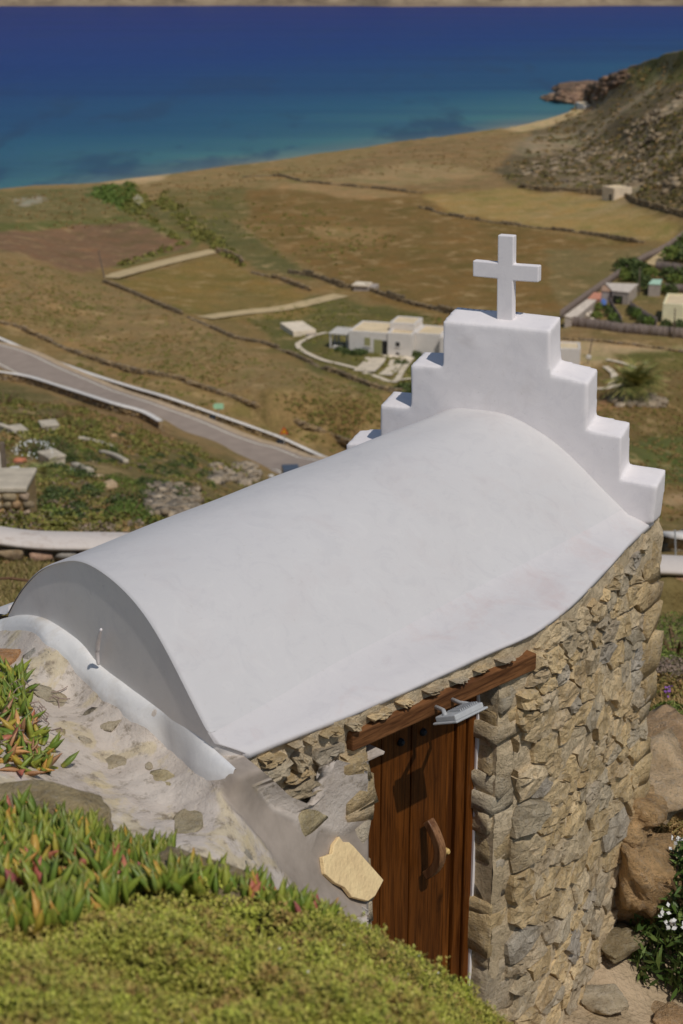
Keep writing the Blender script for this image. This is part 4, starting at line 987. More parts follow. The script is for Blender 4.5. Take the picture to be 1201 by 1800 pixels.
mound = tag(mesh_np('mound', MM * K + [0, 0, ZC], grid_faces(*MM.shape[:2]), M_soil, smooth=True), kind='structure')
def MD(px, py): return float(mrb(np.array([px]), np.array([py]))[0])
def MP(px, py, up=0): v = N_D(px, py, MD(px, py)); v.z += up; return NW(v)
# --- creeping ground cover: tens of thousands of short leafy shoots
bare_edge = [(-1200, 1620), (-260, 1640), (0, 1640), (90, 1620), (160, 1604), (240, 1590), (330, 1560), (420, 1560), (480, 1592), (560, 1622), (610, 1640), (700, 1676), (770, 1720), (830, 1770), (880, 1812), (1000, 1960)]
n = 38000
gx = np.where(RNG.random(n) < .7, RNG.uniform(-160, 960, n), RNG.uniform(-700, -160, n)); gy0 = interp_poly(gx, bare_edge); gy = gy0 - 4 + (1880 - gy0) * RNG.random(n) ** 1.0
k = gy < 1885; gx, gy = gx[k], gy[k]
Dg = mrb(gx, gy); xx, dd = rayv(gx, gy); C = np.stack([xx * Dg, Dg, -dd * Dg], 1); C[:, 2] += (fbm(C[:, 0] * 4, C[:, 1] * 4, 8) - .47) * .20
n = len(C); hgt = RNG.uniform(.02, .075, n) * (.35 + 1.5 * np.clip(fbm(C[:, 0] * 7, C[:, 1] * 7, 33) - .12, 0, 1)); lean = RNG.normal(0, .35, (n, 2))
tip = C + np.stack([lean[:, 0] * hgt, lean[:, 1] * hgt, hgt], 1)
LPn = 9
fr = RNG.random((n, LPn)) ** .7; cc = C[:, None] * (1 - fr[..., None]) + tip[:, None] * fr[..., None]
az = RNG.uniform(0, 2 * np.pi, (n, LPn)); el = RNG.uniform(.2, 1.25, (n, LPn)); dirs = np.stack([np.cos(az) * np.cos(el), np.sin(az) * np.cos(el), np.sin(el)], -1)
ll = (RNG.uniform(.008, .020, (n, LPn)) * (.6 + .9 * fbm(C[:, 0] * 2.5, C[:, 1] * 2.5, 61))[:, None])[..., None]; side = np.stack([-np.sin(az), np.cos(az), az * 0], -1) * ll * .30
Vq = np.stack([cc, cc + dirs * ll * .55 + side, cc + dirs * ll, cc + dirs * ll * .55 - side], 2).reshape(-1, 3)
def m_cover():
    t = NT('ground_cover_leaf'); r = t.rnd(True); p = t.pos(); cs = [srgb(92, 96, 36, .52), srgb(130, 128, 54, .52), srgb(146, 138, 72, .54), srgb(108, 112, 42, .52), srgb(140, 136, 60, .52)]
    base = t.ramp(r, [((i + .5) / 5, c) for i, c in enumerate(cs)]); f = t.noise(p, 9, 5, .65)
    base = t.mix(t.ramp(f, [(.36, (.75, .75, .75)), (.5, (0, 0, 0))]), base, srgb(128, 98, 62, .54)); base = t.mix(t.ramp(f, [(.54, (0, 0, 0)), (.66, (.6, .6, .6))]), base, srgb(140, 146, 56, .52))
    t.b.inputs['Specular IOR Level'].default_value = .2
    return t.fin(base, .55)
M_gc = m_cover() if True else m_leaf('ground_cover_leaf', [srgb(96, 98, 38, .52), srgb(130, 126, 54, .52), srgb(146, 136, 70, .54), srgb(112, 114, 44, .52), srgb(156, 138, 86, .54), srgb(126, 104, 62, .52), srgb(140, 136, 60, .52)], .55)
tag(mesh_np('ground_cover', Vq * K + [0, 0, ZC], np.arange(len(Vq)).reshape(-1, 4), M_gc), kind='stuff')
dw = RNG.choice(n, 700, replace=False); P0 = C[dw] + [0, 0, .01]; dv = RNG.normal(0, 1, (700, 3)); dv[:, 2] = np.abs(dv[:, 2]) * .9; dv /= np.linalg.norm(dv, axis=1)[:, None]; sv = np.cross(dv, RNG.normal(0, 1, (700, 3))); sv /= np.linalg.norm(sv, axis=1)[:, None]; P1 = P0 + dv * RNG.uniform(.04, .09, (700, 1))
tag(mesh_np('dry_stalks', np.stack([P0 - sv * .002, P0 + sv * .002, P1 + sv * .001, P1 - sv * .001], 1).reshape(-1, 3) * K + [0, 0, ZC], np.arange(2800).reshape(-1, 4), m_simple('dry_stalk', srgb(150, 122, 88, .6), .3, 40)), kind='stuff')
# a sprinkling of dry bits and tiny white flowers
fl = RNG.choice(n, 46, replace=False); Cf = tip[fl] + [0, 0, .006]
v_, f_ = leaf_cloud(np.repeat(Cf, 4, 0), np.tile([0, -.3, 1.], (184, 1)), .005, .9, .5)
tag(mesh_np('tiny_flowers', v_ * K + [0, 0, ZC], f_, m_simple('white_petal', (.75, .73, .66, 1), .05)), kind='stuff')

# --- ice plants: fat three sided leaves, each an object
def ice_leaf(bend, seed):
    r = random.Random(seed); V = []; n = 7
    for i in range(n):
        t_ = i / (n - 1); w = .15 * (1 - t_ ** 2.6) ** .8 * (.75 + .5 * math.sin(math.pi * min(1, t_ * 1.1)) ) + .003
        c_ = np.array([bend * t_ * t_, r.uniform(-.01, .01), t_ * (1 - .12 * abs(bend))])
        for a in (90, 210, 330): V.append(c_ + np.array([math.cos(math.radians(a)) * w * .8, math.sin(math.radians(a)) * w, 0]))
    Fc = [(i * 3 + k, i * 3 + (k + 1) % 3, i * 3 + 3 + (k + 1) % 3, i * 3 + 3 + k) for i in range(n - 1) for k in range(3)] + [(n * 3 - 3, n * 3 - 2, n * 3 - 1)]
    return V, Fc
def m_ice(name, cols, tipc):
    t = NT(name); r = t.rnd(); n = len(cols); base = t.ramp(r, [((i + .5) / n, c) for i, c in enumerate(cols)])
    s_ = t.n('ShaderNodeSeparateXYZ'); t.l(t.n('ShaderNodeTexCoord').outputs['Generated'], s_.inputs[0])
    tp = t.ramp(s_.outputs[2], [(.72, (0, 0, 0)), (1.0, (.45, .45, .45))])
    col = t.mix(tp, base, tipc); col = t.mix(t.ramp(s_.outputs[2], [(0, (.5, .5, .5)), (.25, (0, 0, 0))]), col, srgb(150, 128, 60, .62))
    t.b.inputs['Specular IOR Level'].default_value = .35
    return t.fin(col, .42)
ICE = [m_ice('ice_leaf_green', [srgb(82, 100, 38, .58), srgb(104, 116, 42, .58), srgb(122, 126, 50, .58), srgb(92, 106, 48, .58)], srgb(112, 82, 48, .6)),
       m_ice('ice_leaf_yellow', [srgb(150, 132, 52, .62), srgb(136, 128, 52, .62), srgb(164, 126, 62, .62)], srgb(176, 88, 58, .6)),
       m_ice('ice_leaf_red', [srgb(140, 78, 66, .60), srgb(156, 98, 72, .6), srgb(132, 76, 72, .6)], srgb(130, 56, 54, .6)),
       m_ice('ice_leaf_dry', [srgb(150, 110, 76, .62), srgb(128, 96, 70, .6), srgb(176, 132, 84, .62)], srgb(150, 92, 60, .6))]
leaf_me = {}
for mi, mt in enumerate(ICE):
    for si in range(4):
        v_, f_ = ice_leaf((.0, .16, .30, -.12)[si], si); me = bpy.data.meshes.new('ice_leaf'); me.from_pydata([tuple(p) for p in v_], [], f_); me.materials.append(mt)
        me.polygons.foreach_set('use_smooth', np.ones(len(me.polygons), bool)); leaf_me[mi, si] = me
def ice_plant(label, spots, root, probs, ln=(.075, .12), spread=.30, up=1.0, lift=.0):
    th = thing('ice_plant', root, label, 'plant', 'ice plants at the edge of the mound')
    for (P, az0) in spots:
        mi = rs.choices(range(4), probs)[0]; o = bpy.data.objects.new('leaf', leaf_me[mi, rs.randrange(4)]); COL.objects.link(o); o.parent = th
        L = rs.uniform(*ln); d = Vector((rs.gauss(0, spread), rs.gauss(0, spread), up)).normalized()
        o.location = Vector(P) + Vector((0, 0, lift)) - th.location; o.rotation_mode = 'QUATERNION'; q = d.to_track_quat('Z', 'Y'); from_ = Vector((0, 0, 1))
        from mathutils import Quaternion
        o.rotation_quaternion = q @ Quaternion((0, 0, 1), rs.uniform(0, 6.28)); o.scale = (L, L, L)
        if mi == 2: o.scale = (L * 1.2, L * 1.2, L * .85)
    # trailing woody stems hold the leaves together
    return th
def band(poly, n, fn):
    xs = [p[0] for p in poly]; ys_ = [p[1] for p in poly]; out = []
    while len(out) < n:
        x, y = rs.uniform(min(xs), max(xs)), rs.uniform(min(ys_), max(ys_))
        if in_poly(np.array([x]), np.array([y]), poly)[0]: out.append((fn(x, y), 0))
    return out
ice_plant('big clump of green ice plant beside the broken rock, red at its foot', band([(-40, 1430), (60, 1430), (110, 1450), (120, 1485), (20, 1530), (-40, 1540)], 150, lambda x, y: MP(x, y)), MP(20, 1500), (.93, .05, .02, 0))
ice_plant('green ice plant with upright leaves between the two mound rocks', band([(110, 1450), (190, 1478), (200, 1520), (110, 1510)], 110, lambda x, y: MP(x, y)), MP(150, 1500), (.93, .05, .02, 0))
ice_plant('row of green ice plant leaves along the top of the grey rock', band([(200, 1480), (300, 1515), (300, 1545), (200, 1525)], 120, lambda x, y: MP(x, y)), MP(250, 1530), (.92, .06, .02, 0))
ice_plant('pink and yellow ice plant with fat leaves low on the mound', band([(-30, 1500), (40, 1500), (260, 1535), (290, 1560), (120, 1575), (-30, 1560)], 150, lambda x, y: MP(x, y)), MP(110, 1550), (.66, .16, .18, 0), spread=.5)
ice_plant('green ice plant drooping from the left end of the ground cover', band([(-30, 1600), (120, 1585), (200, 1560), (260, 1575), (150, 1625), (20, 1650), (-30, 1660)], 150, lambda x, y: MP(x, y)), MP(90, 1610), (.93, .05, .02, 0))
ice_plant('long fringe of green ice plant at the crest below the stone', band([(260, 1560), (345, 1560), (420, 1575), (410, 1592), (340, 1590), (260, 1585)], 110, lambda x, y: MP(x, y)), MP(340, 1575), (.92, .04, .04, 0), lift=.03)
ice_plant('reddish green ice plant tips at the end of the fringe', band([(420, 1574), (520, 1612), (600, 1642), (596, 1650), (500, 1625), (415, 1592)], 110, lambda x, y: MP(x, y)), MP(510, 1620), (.80, .08, .12, 0), ln=(.07, .11), lift=.03)
def LPW(x, y): return NW(LP(x, y, .0))
ice_plant('green ice plant hanging over the mortar at the left edge', band([(-60, 1180), (30, 1185), (55, 1225), (52, 1262), (-60, 1262)], 170, LPW), LPW(10, 1220), (.84, .09, .02, .05), ln=(.08, .12), spread=.7)
ice_plant('straggling yellow and brown ice plant creeping over the mortar', band([(-60, 1262), (60, 1265), (85, 1300), (112, 1350), (60, 1365), (-60, 1330)], 190, LPW), LPW(30, 1310), (.60, .16, .04, .20), ln=(.07, .12), spread=1.0, up=.7)
tw = MB()
for _ in range(46):
    x, y = rs.uniform(-40, 95), rs.uniform(1215, 1345); p = LPW(x, y) + Vector((0, 0, .02)); pts = [p]
    d = Vector((rs.gauss(0, 1), rs.gauss(0, 1), 0)).normalized()
    for k in range(4): d = (d + Vector((rs.gauss(0, .5), rs.gauss(0, .5), rs.gauss(0, .3)))).normalized(); pts.append(pts[-1] + d * .03)
    tw.tube(pts, .003, 4)
tag(tw.obj('dry_twigs', m_simple('dry_twig', srgb(120, 104, 96, .6), .3, 30)), kind='stuff')
# --- rocks of the mound crest
M_rock = m_stone('mound_rock', [srgb(126, 112, 84, .52), srgb(140, 124, 92, .52), srgb(118, 106, 82, .52)], scale=6, bump=.9, bd=.03)
def boulder(label, c, size, rz, seed, mat, cuts=3, npts=26, rough=.12, tilt=0, cat_='rock', sq=.7, group=None):
    V, Fc = hull_rock(size, seed, npts, cuts, rough, sq)
    if tilt: cs, sn = math.cos(tilt), math.sin(tilt); V = np.stack([V[:, 0] * cs + V[:, 2] * sn, V[:, 1], -V[:, 0] * sn + V[:, 2] * cs], 1)
    o = mesh_np('boulder', rotz(V, rz), Fc, mat, local=True); o.location = c
    return tag(o, label, cat_, group)
boulder('low grey brown rock behind the left ice plants', MP(70, 1425, -.05), (.26, .16, .10), -.25, 1, M_rock, 4, 40, .08)
boulder('angular grey brown rock among the ice plants above the mortar', MP(345, 1565, -.04), (.20, .14, .12), -.45, 2, M_rock, 4, 40, .08, .2)
boulder('small rusty brown rock at the crest near the fringe of ice plant', MP(430, 1588, -.03), (.14, .08, .06), -.3, 3, m_stone('rusty_rock', [srgb(160, 122, 84, .52), srgb(150, 112, 76, .5)], scale=8), 3)
boulder('rough stone beside the mortar at the far left edge', NW(LP(10, 1165, .0)), (.10, .14, .07), .6, 9, m_stone('rusty_rock', [srgb(150, 126, 90, .52), srgb(150, 112, 76, .5)], scale=8), 3)

# --- right hand side: outcrop, boulder, pale ground
M_ochre = m_stone('ochre_rock', [srgb(170, 138, 98, .44), srgb(156, 126, 88, .44)], scale=4.5, bump=1.0, bd=.06, dark=.42)
M_outcrop = m_stone('outcrop_rock', [srgb(172, 148, 116, .47), srgb(164, 134, 100, .47)], scale=4.6, bump=1.0, bd=.05, dark=.55)
def NP(px, py, D): return NW(N_D(px, py, D))
boulder('large ochre boulder leaning against the corner of the stone wall', NP(1118, 1545, 11.1), (.28, .30, .42), .3, 21, M_ochre, 5, 16, .34, .08, 'boulder')
boulder('dark rust coloured rock wedged under the grey outcrop', NP(1108, 1425, 11.3), (.22, .3, .15), .2, 22, M_ochre, 5, 18, .34, .1, 'boulder')
boulder('grey outcrop slab above the ochre boulder', NP(1145, 1360, 12.0), (.44, .5, .18), .4, 23, M_outcrop, 5, 18, .34, -.1, 'boulder')
boulder('pale outcrop rock behind the wall corner', NP(1135, 1300, 13.0), (.42, .6, .13), .1, 24, M_outcrop, 5, 18, .32, -.25, 'boulder')
boulder('flat stone set in pale mortar at the foot of the wall', NP(1092, 1656, 10.8), (.20, .2, .05), .3, 25, M_rock, 3, 26, .1)
boulder('flat tan stone in the paving at the right edge', NP(1185, 1708, 10.9), (.20, .2, .03), .3, 26, M_outcrop, 3, 26, .1)
boulder('dark wedge of stone at the bottom of the wall', NP(1060, 1755, 10.2), (.15, .15, .04), .3, 27, M_stone_grey, 3, 26, .1)
boulder('small flat paving stone at the bottom right', NP(1130, 1772, 10.4), (.16, .1, .02), .3, 28, M_outcrop, 3, 26, .1)
boulder('half buried tan stone at the bottom right corner', NP(1180, 1790, 10.2), (.14, .1, .05), .8, 29, M_outcrop, 3, 26, .1)
boulder('rust coloured stone on the right edge above the bush', NP(1196, 1405, 12.0), (.12, .2, .10), .3, 30, M_ochre, 3, 26, .15)
# --- oleander in flower and heather like bushes to the right
M_ole = m_leaf('oleander_leaf', [srgb(44, 58, 26, .5), srgb(60, 78, 34, .5), srgb(36, 48, 22, .5), srgb(84, 98, 50, .5)], .4)
M_pet = m_simple('white_petal_large', (.78, .77, .74, 1), .04)
M_stem = m_simple('woody_stem', srgb(96, 76, 54, .6), .2, 20)
def leafy_bush(name, label, c, r, h, nl, ls, mat, cat_='bush', asp=.35, stem=True, group=None, jit=.8):
    c = Vector(c); th = thing(name, c, label, cat_, group)
    C_, N_ = bush_pts((0, 0, 0), r, h, nl); v_, f_ = leaf_cloud(C_, N_ + [0, 0, .4], ls * RNG.uniform(.7, 1.3, nl), asp, jit)
    tag(mesh_np('foliage', v_, f_, mat, th, local=True), kind='stuff')
    if stem:
        mb = MB()
        for k in range(7): a = k * .9; mb.tube([(0, 0, -.1), (math.cos(a) * r * .3, math.sin(a) * r * .3, h * .4), (math.cos(a) * r * .6, math.sin(a) * r * .6, h * .75)], [r * .05, r * .035, r * .012], 5)
        mb.obj('stem', M_stem, th, local=True)
    return th
ob = leafy_bush('oleander', 'dark green oleander bush with white flowers beside the ochre boulder', NP(1232, 1690, 10.9), .52, .98, 3600, .052, M_ole, asp=.22)
C_, N_ = bush_pts((0, 0, 0), .58, 1.0, 70, .9); C_ = C_[C_[:, 2] > .40]; pts = np.repeat(C_, 6, 0) + RNG.normal(0, .018, (len(C_) * 6, 3))
tag(mesh_np('flowers', *leaf_cloud(pts, np.tile([0, -.6, .8], (len(pts), 1)), .018, .8, .6), M_pet, ob, local=True), kind='stuff')
M_h1 = m_leaf('bush_leaf_green', [srgb(70, 84, 34, .52), srgb(92, 102, 44, .52), srgb(54, 66, 28, .5), srgb(104, 108, 52, .52)], .6)
M_h2 = m_leaf('bush_leaf_rust', [srgb(92, 88, 42, .52), srgb(112, 84, 50, .52), srgb(74, 72, 34, .52), srgb(124, 100, 62, .52)], .6)
M_h3 = m_leaf('bush_leaf_grey', [srgb(112, 98, 84, .52), srgb(128, 110, 98, .52), srgb(96, 84, 66, .52)], .7)
for lab, px, py, D, r, h, m_ in [('dense dark green bush below the right end of the white capped wall', 1192, 1132, 19.0, .75, .55, M_h1), ('light green bush between darker bushes by the wall corner', 1168, 1165, 16.5, .36, .28, M_h1), ('grey brown heather patch behind the wall corner', 1190, 1180, 16.6, .5, .24, M_h3),
                                 ('rust tinged rounded bush next to the wall corner', 1178, 1222, 14.2, .42, .33, M_h2), ('low green bush under the rust tinged one', 1190, 1262, 13.2, .40, .2, M_h1), ('dry straw coloured tuft by the pale outcrop', 1168, 1285, 12.8, .3, .14, M_h3)]:
    p = Gd(px, py + 18); leafy_bush('bush', lab, (p.x, p.y, p.z - .05), r, h, 2600, .026, m_)
tag(mesh_np('purple_flowers', *leaf_cloud(np.array(NP(1176, 1213, 13.9))[None] + RNG.normal(0, .02, (14, 3)), np.tile([0, -1., .6], (14, 1)), .012, .8), m_simple('purple_petal', (.30, .12, .42, 1), .1)), kind='stuff')
# ================================================================== ROAD, WALLS, HOUSES, SCRUB
def gpath(px, step): return smooth_path([Gd(x, y) for x, y in px], step)
def ribbon(name, pts, w, mat, kind='structure', up=.06, off=0., parent=None):
    n = len(pts); V = []
    for i, p in enumerate(pts):
        t_ = (pts[min(i + 1, n - 1)] - pts[max(i - 1, 0)]); t_.z = 0; t_.normalize(); s_ = Vector((t_.y, -t_.x, 0))
        for k in (-1, -.33, .33, 1): V.append(p + s_ * (off + k * w / 2) + Vector((0, 0, up)))
    o = mesh_np(name, [tuple(v) for v in V], grid_faces(n, 4)[:, ::-1].copy(), mat, parent, smooth=True)
    return tag(o, kind=kind) if kind else o
M_asphalt = m_simple('asphalt', srgb(136, 122, 110, .72), .10, .6, .9, .3, .02, 12)
M_line = m_simple('road_paint', srgb(196, 186, 170, .62), .12, 2, .8)
M_verge = m_simple('verge_gravel', srgb(150, 130, 104, .62), .2, 2, .95)
ctr = gpath([(-260, 560), (-120, 592), (0, 632), (75, 660), (150, 690), (225, 716), (300, 743), (360, 769), (420, 796), (480, 822), (560, 858), (660, 903), (740, 926), (850, 938), (1000, 947), (1120, 950)], 2.0)
# even grade
zz = np.array([p.z for p in ctr]); 
for _ in range(60): zz[1:-1] = .5 * zz[1:-1] + .25 * (zz[:-2] + zz[2:])
for p, z_ in zip(ctr, zz): p.z = max(z_, p.z) + .05
ribbon('road_shoulder', ctr, 9.4, M_verge, up=.02)
ribbon('road', ctr, 7.2, M_asphalt, up=.08)
ribbon('road_marking', ctr, .16, M_line, up=.10, off=-2.9)
ribbon('road_marking', ctr, .16, M_line, up=.10, off=2.9)
WCOL = [srgb(112, 94, 66, .55), srgb(140, 116, 78, .56), srgb(92, 80, 60, .54), srgb(152, 130, 94, .58), srgb(120, 104, 84, .55)]
M_dry = m_stone('field_stone', WCOL, island=True, scale=2.5, bump=.5, bd=.05)
M_dryd = m_stone('dark_field_stone', [srgb(98, 84, 62, .55), srgb(120, 102, 74, .56), srgb(84, 74, 56, .54), srgb(136, 116, 84, .56)], island=True, scale=2.5, bump=.5, bd=.05)
M_cap = m_plaster('limewash_cap', (.82, .77, .70, 1), amt=.5, bs=.4)
def dry_wall(label, px, h, thick=.6, st=.45, mat=None, cap=None, pts=None, group='dry stone field walls', ragged=.35, name='dry_stone_wall', sink=.15, cat_='wall'):
    pts = pts or gpath(px, st * .8); th = thing(name, pts[len(pts) // 2], label, cat_, group)
    C_, T_, S_ = [], [], []
    h = h * (.62 if cap is None else 1); rows = max(2, int(round(h / (st * .62)))); rh = h / rows
    P_ = np.array([p[:] for p in pts]); seg = np.linalg.norm(np.diff(P_[:, :2], axis=0), axis=1); d = np.concatenate([[0], np.cumsum(seg)])
    top = 1 - ragged * np.clip(fbm(d / 6, d * 0, len(px or pts) + 3) * 2 - .7, 0, 1)
    for r_ in range(rows):
        for f in np.arange(rs.uniform(0, st), d[-1], st * 1.02):
            tp = np.interp(f, d, top)
            if (r_ + .5) / rows > tp: continue
            p = [np.interp(f, d, P_[:, k]) for k in range(3)]; q_ = [np.interp(f + .5, d, P_[:, k]) for k in range(2)]; q0 = [np.interp(f - .5, d, P_[:, k]) for k in range(2)]
            t_ = np.array([q_[0] - q0[0], q_[1] - q0[1], 0.]); t_ /= np.linalg.norm(t_) + 1e-9
            C_.append((p[0] + rs.gauss(0, .04), p[1] + rs.gauss(0, .04), p[2] - sink + rh * (r_ + .5) + rs.gauss(0, .02))); T_.append(t_); S_.append((st * rs.uniform(.8, 1.25), thick * rs.uniform(.85, 1.15) * (1 - .25 * r_ / rows), rh * rs.uniform(.9, 1.2)))
    v_, f_ = blocks(np.array(C_), np.array(T_), np.array(S_)); tag(mesh_np('stonework', v_, f_, mat or M_dry, th), kind='stuff')
    if cap:
        w, ch = cap; n = len(pts); V = []
        for i, p in enumerate(pts):
            t_ = (pts[min(i + 1, n - 1)] - pts[max(i - 1, 0)]); t_.z = 0; t_.normalize(); s_ = Vector((t_.y, -t_.x, 0)); zt = p.z - sink + h
            for a, z_ in ((-.5, -.0), (-.5, ch * .8), (-.3, ch), (.3, ch), (.5, ch * .8), (.5, 0)): V.append(p * 1 + s_ * a * w * (1 + .08 * vn(np.array([i * .3]), np.array([0.]), 4)[0]) + Vector((0, 0, zt + z_ - p.z)))
        mesh_np('cap', [tuple(v) for v in V], grid_faces(n, 6)[:, ::-1].copy(), M_cap, th, smooth=True)
    return th
dry_wall('dark dry stone wall from the leaning pole down the hill to the white house', [(182, 497), (220, 511), (270, 533), (320, 553)], 1.3, st=.6, mat=M_dryd, ragged=.3)
dry_wall('broken dry stone wall crossing the slope left of the white house', [(330, 557), (370, 576), (415, 596), (465, 606), (505, 621), (560, 646)], 1.1, st=.6, mat=M_dryd, ragged=.8)
dry_wall('lower dry stone wall running in front of the white house garden', [(566, 649), (594, 658), (629, 672), (666, 684), (710, 692)], 1.3, st=.6, mat=M_dryd, ragged=.7)
dry_wall('curved dry stone wall at the end of the pale track', [(380, 444), (402, 449), (420, 458), (426, 464)], 2.0, st=.7, ragged=.2)
dry_wall('short dry stone wall bounding the square field on the right', [(444, 480), (470, 487), (495, 493), (545, 512)], 1.5, st=.7, ragged=.5)
dry_wall('long dark wall below the large brown field behind the gable', [(508, 481), (560, 490), (600, 505), (640, 509), (699, 529), (778, 548), (860, 566)], 2.2, st=.8, mat=M_dryd, ragged=.5)
dry_wall('curving wall along the near side of the pale oval field', [(737, 365), (783, 377), (830, 386), (888, 394), (960, 403), (1033, 413), (1133, 427)], 1.5, st=.9, mat=M_dryd, ragged=.7)
dry_wall('dark wall along the foot of the rocky headland', [(913, 329), (971, 333), (1030, 338), (1088, 343), (1117, 356), (1158, 369), (1205, 381), (1300, 400)], 2.4, st=1.0, mat=M_dryd, ragged=.4)
dry_wall('dry stone wall winding behind the beach dunes', [(425, 312), (490, 310), (530, 319), (600, 326), (660, 332), (745, 340)], 1.4, st=1.0, mat=M_dryd, ragged=.9)
dry_wall('rubble wall on the slope just above the road', [(-60, 545), (0, 567), (30, 574), (75, 597), (135, 622), (200, 644), (250, 657), (320, 672), (400, 697), (450, 717), (525, 747), (600, 777), (680, 806)], 1.3, st=.5, ragged=.5)
dry_wall('low rubble bank below the grey fence on the right', [(980, 596), (1060, 602), (1108, 607), (1201, 620), (1300, 634)], .8, st=.8, ragged=.8)
n_ = len(ctr)
def off_path(pts, off, i0, i1):
    out = []
    for i in range(i0, i1):
        t_ = (pts[min(i + 1, len(pts) - 1)] - pts[max(i - 1, 0)]); t_.z = 0; t_.normalize(); out.append(pts[i] + Vector((t_.y, -t_.x, 0)) * off)
    return out
side = off_path(ctr, 5.4, n_ // 2, n_ // 2 + 1)[0]; sgn = 1 if side.y < ctr[n_ // 2].y else -1      # + = towards the camera
farp = gpath([(-200, 528), (-80, 572), (0, 604), (65, 632), (150, 664), (230, 690), (300, 711), (385, 741), (450, 764), (500, 783), (570, 815), (660, 850)], 1.2)
dry_wall('white capped parapet along the far side of the road', None, .95, .5, .5, M_dryd, (.62, .12), farp, 'roadside parapets', 0, 'parapet_wall')
nearp = gpath([(-220, 640), (-100, 650), (0, 668), (50, 675), (125, 699), (200, 724), (250, 738), (284, 757)], 1.2)
dry_wall('white capped stone parapet on the near side of the road, ending at the bend', None, 1.15, .5, .5, M_dry, (.62, .12), nearp, 'roadside parapets', 0, 'parapet_wall')
# --- near wall with a white cap: its stones are big enough to tell apart
M_cap2 = m_plaster('pink_limewash_cap', (.70, .62, .55, 1), stain=(.7, .62, .56), amt=.9, bs=.8)
def capped_wall(label, A_, B_, ztopA, ztopB, base_drop, x_lo, x_hi, dip=None):
    A_, B_ = Vector(A_), Vector(B_); th = thing('capped_wall', ((A_.x + B_.x) / 2, (A_.y + B_.y) / 2, min(ztopA, ztopB) - base_drop), label, 'wall')
    d = B_ - A_; d.z = 0; L = d.length; d.normalize(); nn = Vector((d.y, -d.x, 0))
    def top(u):
        f = u / L; z_ = ztopA * (1 - f) + ztopB * f
        return z_ + (dip(u) if dip else 0)
    us_ = np.linspace(0, L, 90); V = []
    for u in us_:
        p = A_ + d * u; z_ = top(u); j = .03 * (vn(np.array([u * 1.5]), np.array([1.]), 3)[0] - .5)
        for a, h_ in ((.0, -.20), (.06, -.16), (.07, -.12), (.03, -.085), (-.22, -.045 + j), (-.48, .0), (-.54, -.05), (-.54, -.2)):
            q_ = p + nn * (a + j); V.append((q_.x, q_.y, z_ + h_ + j * .6))
    core = mesh_np('core', (MB().prism([tuple((A_ + d * u - nn * .06).to_tuple()[:2]) + (top(u) - .18,) for u in np.linspace(0, L, 24)] + [tuple((A_ + d * u - nn * .06).to_tuple()[:2]) + (top(u) - base_drop - 1,) for u in np.linspace(L, 0, 24)], tuple(-nn * .4))).v,
                   [tuple(range(48))[::-1], tuple(range(48, 96))] + [(i, (i + 1) % 48, 48 + (i + 1) % 48, 48 + i) for i in range(48)], M_dryd, th)
    mesh_np('cap', V, grid_faces(90, 8)[:, ::-1].copy(), M_cap2, th, smooth=False)
    z_ = .20; row = 0
    while z_ < base_drop + .1:
        h_ = rs.uniform(.17, .25); u = rs.uniform(-.2, .1)
        while u < L:
            w = rs.uniform(.22, .52); c_ = A_ + d * (u + w / 2); 
            if x_lo < proj((c_.x, c_.y, top(u) - z_))[0] < x_hi:
                Vr, Fr = hull_rock((w * .54, .12, h_ * .56), rs.randrange(9999), 18, 1, .06, .45); Vr = rotz(Vr, math.atan2(d.y, d.x))
                mesh_np('stone', Vr + np.array((c_.x, c_.y, top(u + w / 2) - z_ - h_ / 2 - rs.uniform(0, .03))) + np.array(nn) * -.04, Fr, M_wst if rs.random() < .8 else M_wst2, core)
            u += w + .015
        z_ += h_; row += 1
M_wst = m_stone('garden_wall_stone', [srgb(128, 114, 90, .44), srgb(150, 134, 106, .46), srgb(118, 112, 104, .44), srgb(148, 116, 82, .44), srgb(104, 92, 72, .44)], scale=7, bump=.6, bd=.02)
M_wst2 = m_stone('garden_wall_stone_rust', [srgb(146, 104, 74, .46), srgb(120, 114, 106, .46)], scale=7, bump=.6, bd=.02)
a_ = PD(-900, 958, 24.0); b_ = PD(420, 972, 26.2)
capped_wall('stone garden wall with thick white cap behind the left end of the vault', a_, b_, a_.z + .2, b_.z + .2, .95, -500, 420, lambda u: .14 * math.exp(-((u - (a_ - PD(-50, 967, 25.4)).length) / .7) ** 2))
dry_wall('thin white capped parapet behind the pale post at the right edge', [(1060, 966), (1130, 969), (1201, 973), (1300, 980)], .5, .4, .4, M_dry, (.5, .1), name='parapet_wall', sink=.1)
a_ = PD(980, 1002, 25.6); b_ = PD(1800, 1040, 25.0)
capped_wall('stone garden wall with white cap at the right edge behind the chapel', a_, b_, a_.z + .2, b_.z + .2, 1.4, 1040, 1500)
pp = PD(1188, 985, 27.5); MB().tube([pp, pp + Vector((-.06, 0, .62))], .016, 6).obj('rail_post', M_alu, org=pp); tag(bpy.data.objects['rail_post'], 'thin pale metal post standing behind the right garden wall', 'post')
r0 = PD(-40, 1024, 22.6); r1 = PD(75, 1029, 22.9); MB().tube([r0 + Vector((0, 0, .05)), r0.lerp(r1, .5) + Vector((0, 0, .1)), r1 + Vector((0, 0, .05))], .022, 6).obj('rusty_bar', m_simple('rust', srgb(86, 62, 44, .6), .3, 30)); tag(bpy.data.objects['rusty_bar'], 'rusty brown bar lying in the grass left of the vault', 'bar')
